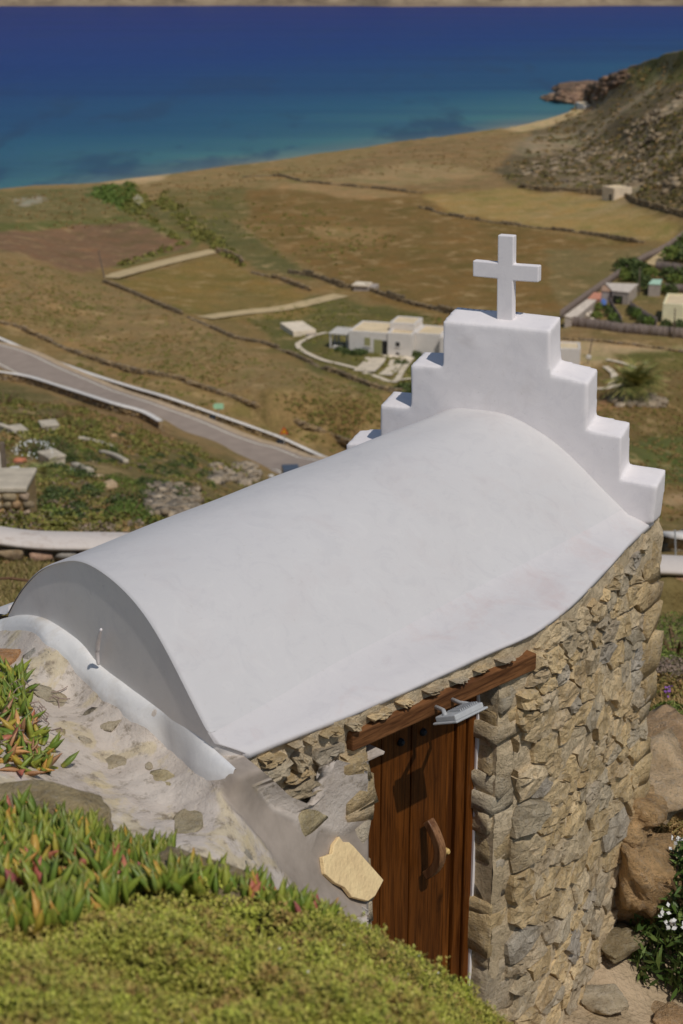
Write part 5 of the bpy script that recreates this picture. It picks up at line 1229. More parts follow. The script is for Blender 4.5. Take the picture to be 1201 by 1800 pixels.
# dry grass in the gap between the garden wall and the chapel, and by the outcrop
def tufts(name, spots, mat, hl, blades=14, w=.006, spread=.5):
    C_ = np.repeat(np.array(spots), blades, 0); m = len(C_); C_ = C_ + RNG.normal(0, .04, (m, 3)) * [1, 1, 0]
    az = RNG.uniform(0, 6.28, m); ln = RNG.uniform(*hl, m); sp_ = RNG.normal(0, spread, (m, 2)); T_ = C_ + np.stack([sp_[:, 0] * ln, sp_[:, 1] * ln, ln], 1); s_ = np.stack([np.cos(az), np.sin(az), az * 0], 1) * w; M_ = C_ * .45 + T_ * .55 + [0, 0, .02]
    V = np.stack([C_ - s_, C_ + s_, M_ + s_ * .7, T_, M_ - s_ * .7], 1).reshape(-1, 3); Fc = np.arange(5 * m).reshape(m, 5)
    return tag(mesh_np(name, V, Fc, mat), kind='stuff')
M_grass = m_leaf('meadow_grass', [srgb(112, 106, 58, .56), srgb(132, 112, 74, .56), srgb(94, 94, 48, .54), srgb(148, 126, 90, .58)], .7)
sp_ = []
for _ in range(1500):
    x, y = rs.uniform(-60, 240), rs.uniform(985, 1110); p = Gd(x, y); sp_.append(p[:])
tufts('meadow_grass', sp_, M_grass, (.05, .16))
sp_ = [Gd(rs.uniform(1140, 1240), rs.uniform(1230, 1330))[:] for _ in range(260)] + [Gd(rs.uniform(1140, 1215), rs.uniform(1385, 1480))[:] for _ in range(120)]
tufts('dry_grass', sp_, m_leaf('straw', [srgb(150, 124, 84, .5), srgb(128, 104, 70, .5), srgb(108, 98, 56, .5)], .7), (.04, .13), spread=.8)

# --- generic house and hut builders (u = along front, w = depth away)
M_lime = m_plaster('far_limewash', (.80, .74, .67, 1), amt=.4); M_roofc = m_simple('roof_screed', srgb(196, 176, 142, .72), .12, .5, .9)
M_shut = m_simple('olive_shutter', srgb(128, 124, 84, .6), .1, 4); M_void = m_simple('dark_opening', (.03, .028, .025, 1), .2, 2)
M_grey = m_simple('grey_block', srgb(134, 124, 114, .56), .15, 1.5, .9); M_tin = m_simple('weathered_roof', srgb(172, 160, 146, .62), .15, 1, .8); M_tile = m_simple('terracotta_sheet', srgb(172, 116, 92, .62), .15, 1.5, .8)
M_green = m_simple('green_sheet', srgb(150, 176, 152, .62), .08, 2, .6); M_blue = m_simple('blue_tarpaulin', srgb(70, 98, 150, .6), .15, 2, .5); M_conc = m_simple('pale_concrete', srgb(190, 176, 154, .62), .14, .7, .9)
M_timber = m_simple('pergola_white', (.62, .58, .52, 1), .1, 4)
class Fr:
    def __init__(s, a, b): s.o = Vector(a); d = Vector(b) - s.o; d.z = 0; s.L = d.length; s.u = d.normalized(); s.w = Vector((-s.u.y, s.u.x, 0)); s.w = s.w if s.w.y > 0 else -s.w
    def P(s, u, w, z): return s.o + s.u * u + s.w * w + Vector((0, 0, z))
    def box(s, mb, u0, u1, w0, w1, z0, z1): return mb.box(s.P(u0, w0, z0), s.u * (u1 - u0), s.w * (w1 - w0), (0, 0, z1 - z0))
    def block(s, th, u0, u1, w0, w1, z0, z1, mat=None, roof=None, par=.22, name='wall'):
        mb = MB(); s.box(mb, u0, u1, w0, w1, z0, z1)
        if roof:
            for a in ((u0, u1, w0, w0 + .3), (u0, u1, w1 - .3, w1), (u0, u0 + .3, w0 + .3, w1 - .3), (u1 - .3, u1, w0 + .3, w1 - .3)): s.box(mb, *a, z1 + .003, z1 + par)
        o = mb.obj(name, mat or M_lime, th, bevel=.06)
        if roof: s.box(MB(), u0 + .31, u1 - .31, w0 + .31, w1 - .31, z1 + .006, z1 + .05).obj('roof', roof, th)
        return o
def open_(fr, th, u0, u1, z0, z1, mat, name, w=-.03, pane=None, sill=True):
    f = fr.box(MB(), u0, u1, w, w + .05, z0, z1).obj(name, mat, th)
    if name == 'window':
        fr.box(MB(), u0 + .12, u1 - .12, w - .012, w + .01, z0 + .1, z1 - .1).obj('pane', M_shut if pane is None else pane, f)
        if sill: fr.box(MB(), u0 - .08, u1 + .08, w - .08, w + .02, z0 - .08, z0 - .004).obj('sill', M_lime, f)
    return f
# white house in the valley
ha = Gd(613, 616); hb = Gd(724, 629); ha.z = hb.z = (ha.z + hb.z) / 2; fr = Fr(ha, hb); L = fr.L
hs_ = thing('white_house', ha, 'long low white house with flat roof, pergola and olive shutters beyond the chapel roof', 'house')
fr.block(hs_, 0, L * .62, 0, 7.5, -1, 3.2, roof=M_roofc); fr.block(hs_, L * .62 + .004, L, -.25, 7.0, -1, 3.35, roof=M_roofc); fr.block(hs_, L * .58, L * .98, 2.4, 7.2, 3.42, 4.4, roof=M_roofc, name='upper_wall')
fr.block(hs_, L + .004, L + 4.2, 1.6, 7.4, -1, 3.2, roof=M_roofc); fr.block(hs_, L + 4.21, L + 10.5, .6, 7.4, -1, 3.0, roof=M_roofc)
open_(fr, hs_, L * .24, L * .24 + 1.2, 1.1, 2.6, M_lime, 'window'); d_ = open_(fr, hs_, L * .40, L * .40 + 1.3, 0, 2.3, M_shut, 'door'); open_(fr, hs_, L * .40 + 1.35, L * .40 + 2.2, 0, 2.2, M_void, 'doorway')
open_(fr, hs_, L * .74, L * .74 + .9, 1.4, 2.3, M_lime, 'window', -.285, M_void); open_(fr, hs_, L * .74 + .2, L * .74 + .7, .2, .55, M_void, 'vent', -.285)
fr.box(MB(), -.3, L + .5, -1.6, -.3, -.8, .04).obj('terrace', M_conc, hs_)
pg = fr.box(MB(), -3.4, -.1, .6, 5.2, 2.45, 2.6).obj('pergola', M_timber, hs_)
for u_, w_ in ((-3.2, .8), (-3.2, 3.0), (-3.2, 5.0), (-.5, .8)): fr.box(MB(), u_ - .13, u_ + .13, w_ - .13, w_ + .13, -.8, 2.44).obj('post', M_timber, pg)
for k in range(7): fr.box(MB(), -3.45 + k * .5, -3.3 + k * .5, .4, 5.4, 2.605, 2.72).obj('slat', M_timber, pg)
fr.box(MB(), -3.5, -.1, .4, 5.2, -1, .1).obj('porch_floor', M_conc, hs_)
fr.box(MB(), -2.8, -1.2, .6, 1.4, .11, .6).obj('bench', M_timber, hs_)
b0 = Gd(960, 648); b1 = Gd(1019, 648); fr = Fr(b0, b1); hb2 = thing('white_house', b0, 'small white flat roofed block showing just right of the stepped gable', 'house')
fr.block(hb2, 0, fr.L, 0, 4.5, -1, 3.0, roof=M_roofc); open_(fr, hb2, 1.0, 1.9, 1.0, 2.2, M_lime, 'window')
# low concrete cistern left of it
c0 = Gd(516, 592); c1 = Gd(556, 590); fr = Fr(c0, c1); cs_ = thing('cistern', c0, 'low square concrete cistern with flat pale top left of the white house', 'cistern'); fr.block(cs_, 0, fr.L, 0, 7.0, -.6, .75, M_conc, roof=M_conc, par=.1); fr.box(MB(), fr.L * .55, fr.L * .98, -.4, -.02, -.4, .35).obj('tank', M_grey, cs_)
c0 = Gd(621, 511); c1 = Gd(659, 513); fr = Fr(c0, c1); ru = thing('ruin', c0, 'half buried stone ruin with pale slab on the long field wall', 'ruin'); fr.block(ru, 0, fr.L, 0, 3.2, -.6, 1.0, M_grey); fr.box(MB(), -.2, fr.L * .7, -.3, 3.0, 1.01, 1.25).obj('roof', M_conc, ru)
# huts
c0 = Gd(1058, 351); c1 = Gd(1079, 353); fr = Fr(c0, c1); hu = thing('stone_hut', c0, 'small square beige hut by the wall at the foot of the headland', 'hut'); fr.block(hu, 0, fr.L, 0, 5.5, -1, 3.4, m_simple('hut_wall', srgb(196, 178, 152, .7), .15, .6), roof=M_roofc); open_(fr, hu, fr.L * .62, fr.L * .8, .2, 1.9, M_void, 'door')
c0 = Gd(1012, 191.5); c1 = Gd(1027, 191); fr = Fr(c0, c1); hu = thing('beach_hut', c0, 'tiny white boathouse at the end of the beach below the rocks', 'hut'); fr.block(hu, 0, fr.L, 0, 5, -1, 2.9, roof=M_roofc); open_(fr, hu, .4, 1.6, .1, 1.9, M_void, 'door')
# --- fenced compound on the right
M_fence = m_simple('grey_fence_board', srgb(106, 94, 86, .56), .18, 3, .9)
def board_fence(label, px, h, bw=.32, name='board_fence'):
    pts = gpath(px, .4); th = thing(name, pts[0], label, 'fence', 'grey board fences'); d = [0]
    for a, b in zip(pts, pts[1:]): d.append(d[-1] + (b - a).length)
    P_ = np.array([p[:] for p in pts]); fs_ = np.arange(0, d[-1], bw + .02); C_ = np.stack([np.interp(fs_, d, P_[:, k]) for k in range(3)], 1); D2 = np.stack([np.interp(fs_ + .3, d, P_[:, k]) - np.interp(fs_ - .3, d, P_[:, k]) for k in range(3)], 1); D2[:, 2] = 0; D2 /= np.linalg.norm(D2, axis=1)[:, None]
    hh = h * RNG.uniform(.94, 1.05, len(fs_)); C_[:, 2] += hh / 2 - .2; S_ = np.stack([np.full(len(fs_), bw), RNG.uniform(.04, .07, len(fs_)), hh + .3], 1)
    v_, f_ = blocks(C_, D2, S_, .03); tag(mesh_np('board', v_, f_, M_fence, th), kind='stuff')
    pb, pf = [], []
    for k, f in enumerate(np.arange(0, d[-1], 3.0)):
        p = [np.interp(f, d, P_[:, q_]) for q_ in range(3)]; mb = MB().tube([(p[0], p[1] + .08, p[2] - .2), (p[0], p[1] + .08, p[2] + h + .12)], .06, 5); mb.obj('post', M_fence, th)
board_fence('long grey board fence along the front of the compound', [(994, 573), (1040, 578), (1092, 585), (1150, 590), (1215, 596), (1300, 604)], 1.75)
board_fence('grey board fence running back diagonally from the compound corner', [(985, 562), (1030, 529), (1088, 488), (1130, 461), (1165, 444), (1205, 416)], 1.7)
board_fence('dark fence dividing the compound beside the hedge', [(1072, 540), (1080, 555), (1092, 574)], 1.7)
board_fence('dark fence in front of the white house in the compound', [(1107, 548), (1120, 558), (1140, 570), (1154, 578)], 1.9)
board_fence('grey fence across the back of the compound', [(1153, 474), (1180, 476), (1215, 480)], 1.7)
board_fence('short grey fence by the green shed', [(1138, 512), (1170, 512), (1215, 516)], 1.6)
def shed(label, rpx, h, roof, wallm, front=None, name='shed', zr=None, group=None):
    base = [Gd(x, y) for x, y in rpx]; z0 = min(p.z for p in base)
    # roof outline seen in the photo lies h above the ground: slide the corners along their rays
    top = [PZ(x, y, z0 + h + (zr[i] if zr else 0)) for i, (x, y) in enumerate(rpx)]
    th = thing(name, (top[0].x, top[0].y, z0), label, 'shed', group)
    cen_ = sum(top, Vector()) / len(top); ins = [p.lerp(cen_, .04) for p in top]
    mb = MB(); n = len(ins); mb.add([(p.x, p.y, z0 - .6) for p in ins] + [(p.x, p.y, p.z - .03) for p in ins], [tuple(range(n)), tuple(range(n, 2 * n))] + [(i, (i + 1) % n, n + (i + 1) % n, n + i) for i in range(n)])
    w_ = mb.obj('wall', wallm, th); bm = bmesh.new(); bm.from_mesh(w_.data); bmesh.ops.recalc_face_normals(bm, faces=bm.faces); bm.to_mesh(w_.data); bm.free()
    r_ = MB().prism(top, (0, 0, .12)).obj('roof', roof, th); bm = bmesh.new(); bm.from_mesh(r_.data); bmesh.ops.recalc_face_normals(bm, faces=bm.faces); bm.to_mesh(r_.data); bm.free()
    if front:
        i, f0, f1, hh = front; a, b = ins[i], ins[(i + 1) % n]; d_ = b - a; out = Vector((d_.y, -d_.x, 0)).normalized()
        if (cen_ - a).dot(out) > 0: out = -out
        p = a + d_ * f0; q_ = a + d_ * f1; p.z = q_.z = z0; MB().box(p, q_ - p, out * .05, (0, 0, hh)).obj('doorway', M_void, th)
    return th
shed('long grey sloping shed roof at the near left corner of the compound', [(992, 556), (1032, 527), (1049, 528), (1010, 561)], 1.6, M_tin, M_grey, zr=(.9, .9, 0, 0))
shed('low shed with faded terracotta roof beside the diagonal fence', [(1033, 526), (1044, 515), (1058, 516), (1055, 527)], 1.9, M_tile, m_simple('pink_wall', srgb(150, 104, 84, .6), .15, 1.5))
big = shed('large flat roofed shed with dark open front in the compound', [(1064, 498), (1122, 500), (1106, 515), (1076, 512)], 2.6, M_tin, M_grey, (2, .35, .95, 1.9))
shed('brown roofed lean-to on the left of the large shed', [(1060, 503), (1076, 502), (1073, 513), (1056, 512)], 2.3, m_simple('brown_sheet', srgb(140, 112, 90, .6), .15, 1.5), M_grey)
shed('small hut with bright green roof among the compound trees', [(1140, 500), (1147, 492), (1164, 492), (1161, 501)], 2.3, M_green, M_grey)
tz = Gd(1060, 538); tb = MB(); tv = []
for i in range(7):
    for j in range(6): x_ = 1055 + 11 * i / 6; y_ = 528 + 10 * j / 5; g = Gd(x_, y_ + 4); tv.append((g.x, g.y, g.z + .3 + .5 * vn(np.array([i * 1.1]), np.array([j * 1.3]), 5)[0]))
tag(mesh_np('tarpaulin', tv, grid_faces(6, 7) if False else np.array([(i * 6 + j, i * 6 + j + 1, i * 6 + j + 7, i * 6 + j + 6) for i in range(6) for j in range(5)]), M_blue, smooth=True), 'crumpled blue tarpaulin beside the terracotta roofed shed', 'tarpaulin')
c0 = Gd(1163, 568); c1 = Gd(1240, 575); fr = Fr(c0, c1); wh = thing('cream_house', c0, 'cream flat roofed house behind the compound fence at right edge', 'house')
fr.block(wh, 0, fr.L, 0, 9, -1, 3.1, m_simple('cream_wall', srgb(208, 192, 156, .66), .1, .6), roof=M_roofc); open_(fr, wh, 4, 5, 1.2, 2.2, M_lime, 'window', -.03, M_void); open_(fr, wh, 7, 8, 1.2, 2.2, M_lime, 'window', -.03, M_void)
# clutter by the sheds
jk = thing('junk_heap', Gd(1035, 560), 'heap of pale rubbish lumps beside the long grey shed', 'rubbish heap')
for k in range(12):
    p = Gd(rs.uniform(1026, 1044), rs.uniform(548, 566)); V_, F_ = hull_rock((rs.uniform(.3, .6), rs.uniform(.3, .6), rs.uniform(.2, .5)), 700 + k, 14, 0, 0); mesh_np('lump', V_ + np.array(p) + [0, 0, .2], F_, M_conc if k % 2 else M_tin, jk)
# poles
M_pole = m_simple('grey_timber_pole', srgb(96, 84, 72, .58), .2, 3)
def pole(label, base, tip, h, r=.14, name='utility_pole', arm=True):
    b = Gd(*base); D_ = b.y; t_ = PD(tip[0], tip[1], D_); th = thing(name, b, label, 'pole'); MB().tube([b - Vector((0, 0, .3)), b.lerp(t_, .5), t_], [r * 1.2, r, r * .8], 8).obj('shaft', M_pole, th)
    if arm: c_ = b.lerp(t_, .93); MB().cbox(c_, (1.3, 0, 0), (0, .12, 0), (0, 0, .12)).obj('crossarm', M_pole, th)
pole('leaning wooden pole at the top of the dark field wall', (184, 488), (173, 440), 8, arm=False)
pole('thin dark pole standing by the dirt track', (1035, 628), (1042, 594), 6, .1, arm=False)
pole('grey post rising in front of the cream house', (1184, 594), (1187, 542), 6, .12, arm=False)
pole('grey pole behind the large shed roof', (1123, 520), (1125, 470), 6, .12, arm=False)
dd_ = Gd(1034, 640); ds = thing('satellite_dish', dd_, 'white satellite dish on a short mast by the dirt track pole', 'dish'); MB().tube([dd_, dd_ + Vector((0, 0, .9))], .06, 6).obj('mast', M_pole, ds)
V_, F_ = ico(3); V_ = V_[:]; sel = V_.copy(); sel[:, 1] *= .35; mesh_np('reflector', sel * .42 + np.array((0, -.1, 1.1)), F_, M_timber, ds, True, local=True)
# garden paths
M_path = m_simple('pale_paving', srgb(176, 162, 140, .62), .15, .8, .9)
for nm, px, w in (('garden_path', [(575, 586), (556, 590), (539, 597), (524, 607), (533, 619), (568, 635), (595, 641), (627, 649)], .9), ('garden_path', [(640, 657), (666, 665), (693, 673), (708, 652), (722, 632)], .9), ('garden_path', [(640, 655), (655, 640), (661, 630)], 3.2), ('garden_path', [(676, 661), (690, 650), (698, 634)], 2.0), ('garden_path', [(693, 670), (725, 667)], .8),
                  ('garden_path', [(1066, 633), (1098, 640), (1117, 649), (1122, 662)], .9), ('garden_path', [(1064, 645), (1080, 660), (1074, 679), (1060, 684), (1030, 684)], 1.0), ('garden_path', [(1074, 681), (1100, 674), (1108, 668)], .9), ('footpath', [(190, 489), (250, 473), (320, 455), (381, 441)], 4.2), ('footpath', [(360, 560), (430, 551), (500, 543), (560, 530), (600, 520)], 3.6), ('footpath', [(1146, 466), (1162, 453), (1182, 441)], 3.0)):
    ribbon(nm, gpath(px, 1.0), w, M_path if nm == 'garden_path' else m_simple('dirt_track', srgb(160, 140, 104, .62), .15, .5, .95), up=.16)
# pond in the marsh
pc = [Gd(x, y) for x, y in [(234, 352), (243, 346), (253, 354), (256, 362), (246, 363), (237, 358)]]; MB().add([(p.x, p.y, max(q_.z for q_ in pc) + .25) for p in pc], [tuple(range(6))]).obj('pond', M_sea); tag(bpy.data.objects['pond'], kind='structure')
# --- road signs and car
M_red = m_simple('sign_red', (.55, .035, .03, 1), .05, 3, .5); M_yel = m_simple('sign_yellow', (.80, .42, .02, 1), .05, 3, .5); M_sgrn = m_simple('sign_green_back', srgb(138, 176, 142, .62), .08, 3, .6)
sb = Gd(500, 792); D_ = sb.y; sg_ = thing('warning_sign', sb, 'red and yellow triangular warning sign on a post by the road', 'road sign'); 
MB().tube([sb, sb + Vector((0, 0, 2.3))], .045, 8).obj('post', M_alu, sg_)
def tri(r, y, zc): return [(sb.x + r * math.sin(a), sb.y + y, sb.z + zc + r * math.cos(a)) for a in (0, 2.0944, 4.18879)]
pl = MB().prism(tri(.66, -.06, 2.55), (0, .03, 0)).obj('plate', M_red, sg_); MB().prism(tri(.40, -.075, 2.55), (0, .012, 0)).obj('panel', M_yel, pl); MB().box((sb.x - .035, sb.y - .085, sb.z + 2.42), (.07, 0, 0), (0, .008, 0), (0, 0, .26)).obj('symbol', M_dark, pl)
gb = Gd(384, 738); gs = thing('direction_sign', gb, 'pale green arrow shaped sign above the road wall', 'road sign'); s0 = PD(384, 714, gb.y - .3)
MB().tube([gb, (s0.x, s0.y + .05, s0.z)], .04, 6).obj('post', M_alu, gs); MB().prism([s0 + Vector((x, 0, z)) for x, z in ((-.72, 0), (-.5, .38), (.68, .38), (.68, -.38), (-.5, -.38))], (0, .04, 0)).obj('plate', M_sgrn, gs)
for lab, (x, y) in (('black litter bin against the far road parapet below the green sign', (374, 746)), ('black litter bin against the parapet next to the warning sign', (492, 789))):
    b = Gd(x, y); th = thing('litter_bin', b, lab, 'bin', 'black bins on the road parapet'); MB().tube([b, b + Vector((0, 0, .1)), b + Vector((0, 0, 1.0))], [.36, .40, .46], 10).obj('body', M_dark, th, True); MB().tube([b + Vector((0, 0, 1.003)), b + Vector((0, 0, 1.12))], [.5, .44], 10).obj('lid', M_dark, th)
# car
cc_ = Gd(513, 846); ci = min(range(len(ctr)), key=lambda i: (ctr[i] - cc_).length); tdir = (ctr[ci + 2] - ctr[ci - 2]); tdir.z = 0; tdir.normalize(); nrm_ = Vector((tdir.y, -tdir.x, 0))
zr_ = ctr[ci].z + .09; _, d0_ = ray(512, 824); cb = PD(512, 824, (ZC - 1.5 - zr_) / d0_) - Vector((0, 0, 1.5)); car = thing('parked_car', cb, 'dark blue grey car on the road just beyond the vault edge', 'car')
M_paint = m_simple('car_paint', srgb(58, 64, 74, .6), .04, 1, .3); M_cglass = m_simple('car_glass', (.015, .017, .02, 1), .1, 1, .1); M_tyre = m_simple('rubber', (.02, .02, .02, 1), .1, 5); M_rim = m_simple('wheel_rim', (.4, .4, .4, 1), .1, 5, .4); M_tail = m_simple('tail_lamp', (.4, .02, .02, 1), .1, 2, .3)
def cp_(u, w, z): return cb + tdir * u + nrm_ * w + Vector((0, 0, z))
prof = [(-2.0, .35), (-2.05, .75), (-1.95, .95), (-1.75, 1.42), (-1.45, 1.52), (.3, 1.50), (1.0, 1.02), (1.85, .86), (2.0, .6), (2.0, .32)]
MB().prism([cp_(u, -.86, z) for u, z in prof], tuple(nrm_ * 1.72)).obj('body', M_paint, car, bevel=.09, seg=3)
MB().prism([cp_(u, -.875, z) for u, z in ((-1.7, 1.0), (-1.55, 1.36), (.2, 1.38), (.75, 1.0))], tuple(nrm_ * 1.75)).obj('side_window', M_cglass, car)
MB().prism([cp_(-2.0 , w, .99) for w in (-.7, .7)] + [cp_(-1.79, w, 1.38) for w in (.62, -.62)], tuple(tdir * -.05)).obj('rear_window', M_cglass, car)
for w in (-.75, .6): MB().box(cp_(-2.08, w, .72), nrm_ * .15, tdir * .06, (0, 0, .25)).obj('tail_light', M_tail, car)
for u in (-1.3, 1.3):
    for w in (-.88, .70): 
        wh_ = MB().tube([cp_(u, w, .32), cp_(u, w + .18, .32)], .32, 16).obj('wheel', M_tyre, car); MB().tube([cp_(u, w - .012, .32), cp_(u, w + .192, .32)], .19, 12).obj('rim', M_rim, wh_)
wb = Gd(477, 845); o = MB().tube([wb, wb + Vector((0, 0, .5)), wb + Vector((0, 0, .62))], [.16, .3, .1], 10).obj('white_marker', M_timber, org=wb); tag(o, 'small round white marker at the road edge near the car', 'marker')

# --- left slope: concrete terraces, slabs, rubble heap, palm
M_slab2 = m_simple('weathered_slab', srgb(178, 166, 146, .82), .22, 1.6, .9, .5, .04)
def lblock(label, px0, px1, depth, h, mat=M_slab2, name='concrete_block', cat_='block', stone=False, up=0., group=None):
    a, b = Gd(*px0), Gd(*px1); b = Vector((b.x, a.y + .12 * (b.y - a.y), b.z)); zb_ = min(a.z, b.z) - .8; top = max(a.z, b.z) + h + up; fr = Fr(Vector((a.x, a.y, 0)), Vector((b.x, b.y, 0))); th = thing(name, (a.x, a.y, top - h), label, cat_, group)
    MB().box(Vector((a.x, a.y, zb_)), fr.u * fr.L, fr.w * depth, (0, 0, top - .14 - zb_)).obj('body', M_dry if stone else mat, th, bevel=.03)
    MB().box(Vector((a.x, a.y, top - .135)) - fr.u * .05 - fr.w * .05, fr.u * (fr.L + .1), fr.w * (depth + .1), (0, 0, .135)).obj('top_slab', mat, th, bevel=.03)
    if stone:
        k = 0; body = th.children[0]
        for r_ in range(int(h / .22) + 2):
            u = 0
            while u < fr.L:
                w = rs.uniform(.2, .45); V_, F_ = hull_rock((w * .5, .10, .12), 900 + k, 14, 0, 0, .5); V_ = rotz(V_, math.atan2(fr.u.y, fr.u.x)); c_ = Vector((a.x, a.y, top - .27 - r_ * .22)) + fr.u * (u + w / 2)
                mesh_np('stone', V_ + np.array(c_), F_, M_wst, body); u += w; k += 1
    return th
lblock('broad concrete terrace over rough stone facing at the far left', (-30, 902), (50, 906), 1.7, .75, stone=True)
lblock('pale concrete terrace above the first one at the left edge', (-40, 848), (24, 848), 2.2, .5)
lblock('square whitewashed block in front of the dark green shrub', (88, 816), (138, 816), 1.4, .42)
lblock('long thin slab behind the dark shrub at the left', (26, 770), (68, 769), 1.6, .4)
lblock('short pillar like block at the top left of the terraces', (15, 768), (31, 767), 1.4, .6)
lblock('low white slab above the flowering shrub', (75, 758), (118, 758), 1.6, .35)
lblock('narrow plank step at the left edge of the terraces', (-20, 783), (18, 781), 1.0, .25, m_simple('timber_step', srgb(146, 112, 80, .6), .2, 4))
def low_kerb(label, px, w, h): 
    th = ribbon('garden_kerb', gpath(px, .5), w, M_slab2, None, h); sol = th.modifiers.new('solid', 'SOLIDIFY'); sol.thickness = h + .15; sol.offset = -1 if True else 1; tag(th, label, 'kerb')
low_kerb('curved whitewashed kerb right of the dark shrub', [(142, 780), (165, 781), (182, 786), (197, 796)], .34, .16)
low_kerb('sloping pale kerb below the curved one', [(178, 800), (200, 808), (222, 820)], .3, .1)
low_kerb('pale kerb stones leading from the whitewashed block', [(130, 822), (150, 830), (160, 834)], .34, .12)
pb = Gd(11, 882); MB().box(pb + Vector((-.06, -.06, -.3)), (.14, 0, 0), (0, .14, 0), (.0, 0, 2.3)).obj('timber_post', M_pole, org=pb); tag(bpy.data.objects['timber_post'], 'dark timber post standing on the broad terrace', 'post')
for lab, x, y, s_, seed, mt in (('orange lichened rock on the slope below the terraces', 95, 923, .24, 41, m_stone('lichen_rock', [srgb(176, 128, 84, .52), srgb(160, 146, 124, .52)], scale=3)), ('grey rock below the kerb among the scrub', 172, 840, .42, 42, M_outcrop), ('pale boulder beside the road bend', 198, 766, .45, 43, M_outcrop), ('flat pale rock right of the kerb', 256, 797, .3, 44, M_outcrop), ('long pale stone below the palm shrub', 192, 863, .42, 45, M_outcrop), ('white stone at the corner of the broad terrace', 69, 908, .1, 46, M_slab2), ('heap of terracotta rubble left of the small palm', 34, 812, .4, 47, m_simple('terracotta_rubble', srgb(156, 96, 70, .6), .2, 3)), ('pale stone near the road edge in the scrub', 383, 826, .5, 48, M_outcrop), ('white bag lying between the terraces', 26, 833, .3, 49, M_timber)):
    p = Gd(x, y); boulder(lab, p + Vector((0, 0, s_ * .15)), (s_, s_ * .8, s_ * .55), rs.uniform(0, 3), seed, mt, 2, 24, .1)
# rubble heap: pieces
hp_ = thing('rubble_heap', Gd(305, 905), 'heap of pale broken stones behind the vault ridge', 'rubble heap'); C_, T_, S_ = [], [], []
for k in range(900):
    x, y = rs.gauss(305, 26), rs.uniform(850, 915)
    if abs(x - 305) > 46 or y < 852 + abs(x - 300) * .35: continue
    p = Gd(x, y); a = rs.uniform(0, 6.28); s_ = rs.uniform(.10, .30); C_.append((p.x, p.y, p.z + rs.uniform(0, .3))); T_.append((math.cos(a), math.sin(a), 0)); S_.append((s_ * 1.3, s_, s_ * .8))
M_rub = m_stone('rubble_stone', [srgb(150, 134, 112, .62), srgb(172, 156, 134, .64), srgb(128, 112, 90, .6), srgb(142, 128, 110, .62)], island=True, scale=4)
tag(mesh_np('rubble', *blocks(np.array(C_), np.array(T_), np.array(S_), .5), M_rub, hp_), kind='stuff')
C_, T_, S_ = [], [], []
for _ in range(200):
    t_ = rs.random(); x, y = rs.choice([(rs.uniform(370, 455), rs.uniform(815, 850)), (rs.uniform(1075, 1170), rs.uniform(700, 716))]); p = Gd(x, y); a = rs.uniform(0, 6.28); s_ = rs.uniform(.2, .7) * (1 if x < 600 else 1.7); C_.append((p.x, p.y, p.z + .05)); T_.append((math.cos(a), math.sin(a), 0)); S_.append((s_ * 1.3, s_, s_ * .7))
tag(mesh_np('scattered_stones', *blocks(np.array(C_), np.array(T_), np.array(S_), .5), M_rub), kind='stuff')
# palms: each frond its own part
def frond(L, droop, n=18):
    V, Fc = [], []
    pr = None
    for i in range(n):
        t_ = i / (n - 1); x = L * t_; z_ = L * (.55 * t_ - droop * t_ * t_)
        for s_ in (-1, 1):
            w = .30 * L * math.sin(math.pi * min(1, .12 + t_ * .9)) ** .7; b = len(V); V += [(x - .02 * L, 0, z_), (x + .02 * L, 0, z_), (x + .16 * L, s_ * w, z_ - .10 * L)]; Fc.append((b, b + 1, b + 2))
    return V, Fc
M_palm = m_leaf('palm_leaf', [srgb(88, 94, 50, .5), srgb(114, 114, 60, .5), srgb(138, 126, 76, .52), srgb(72, 78, 40, .5)], .5)
fmes = []
for k in range(3):
    v_, f_ = frond(1.0, .55 + .3 * k); me = bpy.data.meshes.new('frond'); me.from_pydata(v_, [], f_); me.materials.append(M_palm); fmes.append(me)
def palm(label, px, r, n, trunk):
    p = Gd(*px); th = thing('palm_tree', p, label, 'palm'); MB().tube([p - Vector((0, 0, .3)), p + Vector((0, 0, trunk))], [r * .16, r * .12], 9).obj('trunk', M_pole, th)
    for k in range(n):
        o = bpy.data.objects.new('frond', fmes[k % 3]); COL.objects.link(o); o.parent = th; o.location = (0, 0, trunk - .05); o.rotation_euler = (0, rs.uniform(-1.1, .5), k * 2.39996 + rs.uniform(-.2, .2)); s_ = r * rs.uniform(.8, 1.15); o.scale = (s_, s_, s_)
palm('large round palm on the dry field right of the gable', (1116, 704), 4.0, 90, 2.0)
palm('young palm with spiky fronds beside the concrete terrace', (74, 848), .85, 26, .35)
ag = Gd(127, 836); th = thing('agave', ag, 'blue grey agave below the whitewashed block', 'plant'); M_ag = m_simple('agave_leaf', srgb(118, 128, 112, .58), .12, 5)
for k in range(16):
    a = k * 2.4; e = rs.uniform(.4, 1.3); d = Vector((math.cos(a) * math.cos(e), math.sin(a) * math.cos(e), math.sin(e))); s_ = Vector((-math.sin(a), math.cos(a), 0)) * .04; l_ = rs.uniform(.35, .5)
    MB().prism([ag + s_, ag + d * l_ * .5 + s_ * 1.2, ag + d * l_, ag + d * l_ * .5 - s_ * 1.2, ag - s_], (0, 0, .03)).obj('leaf', M_ag, th)

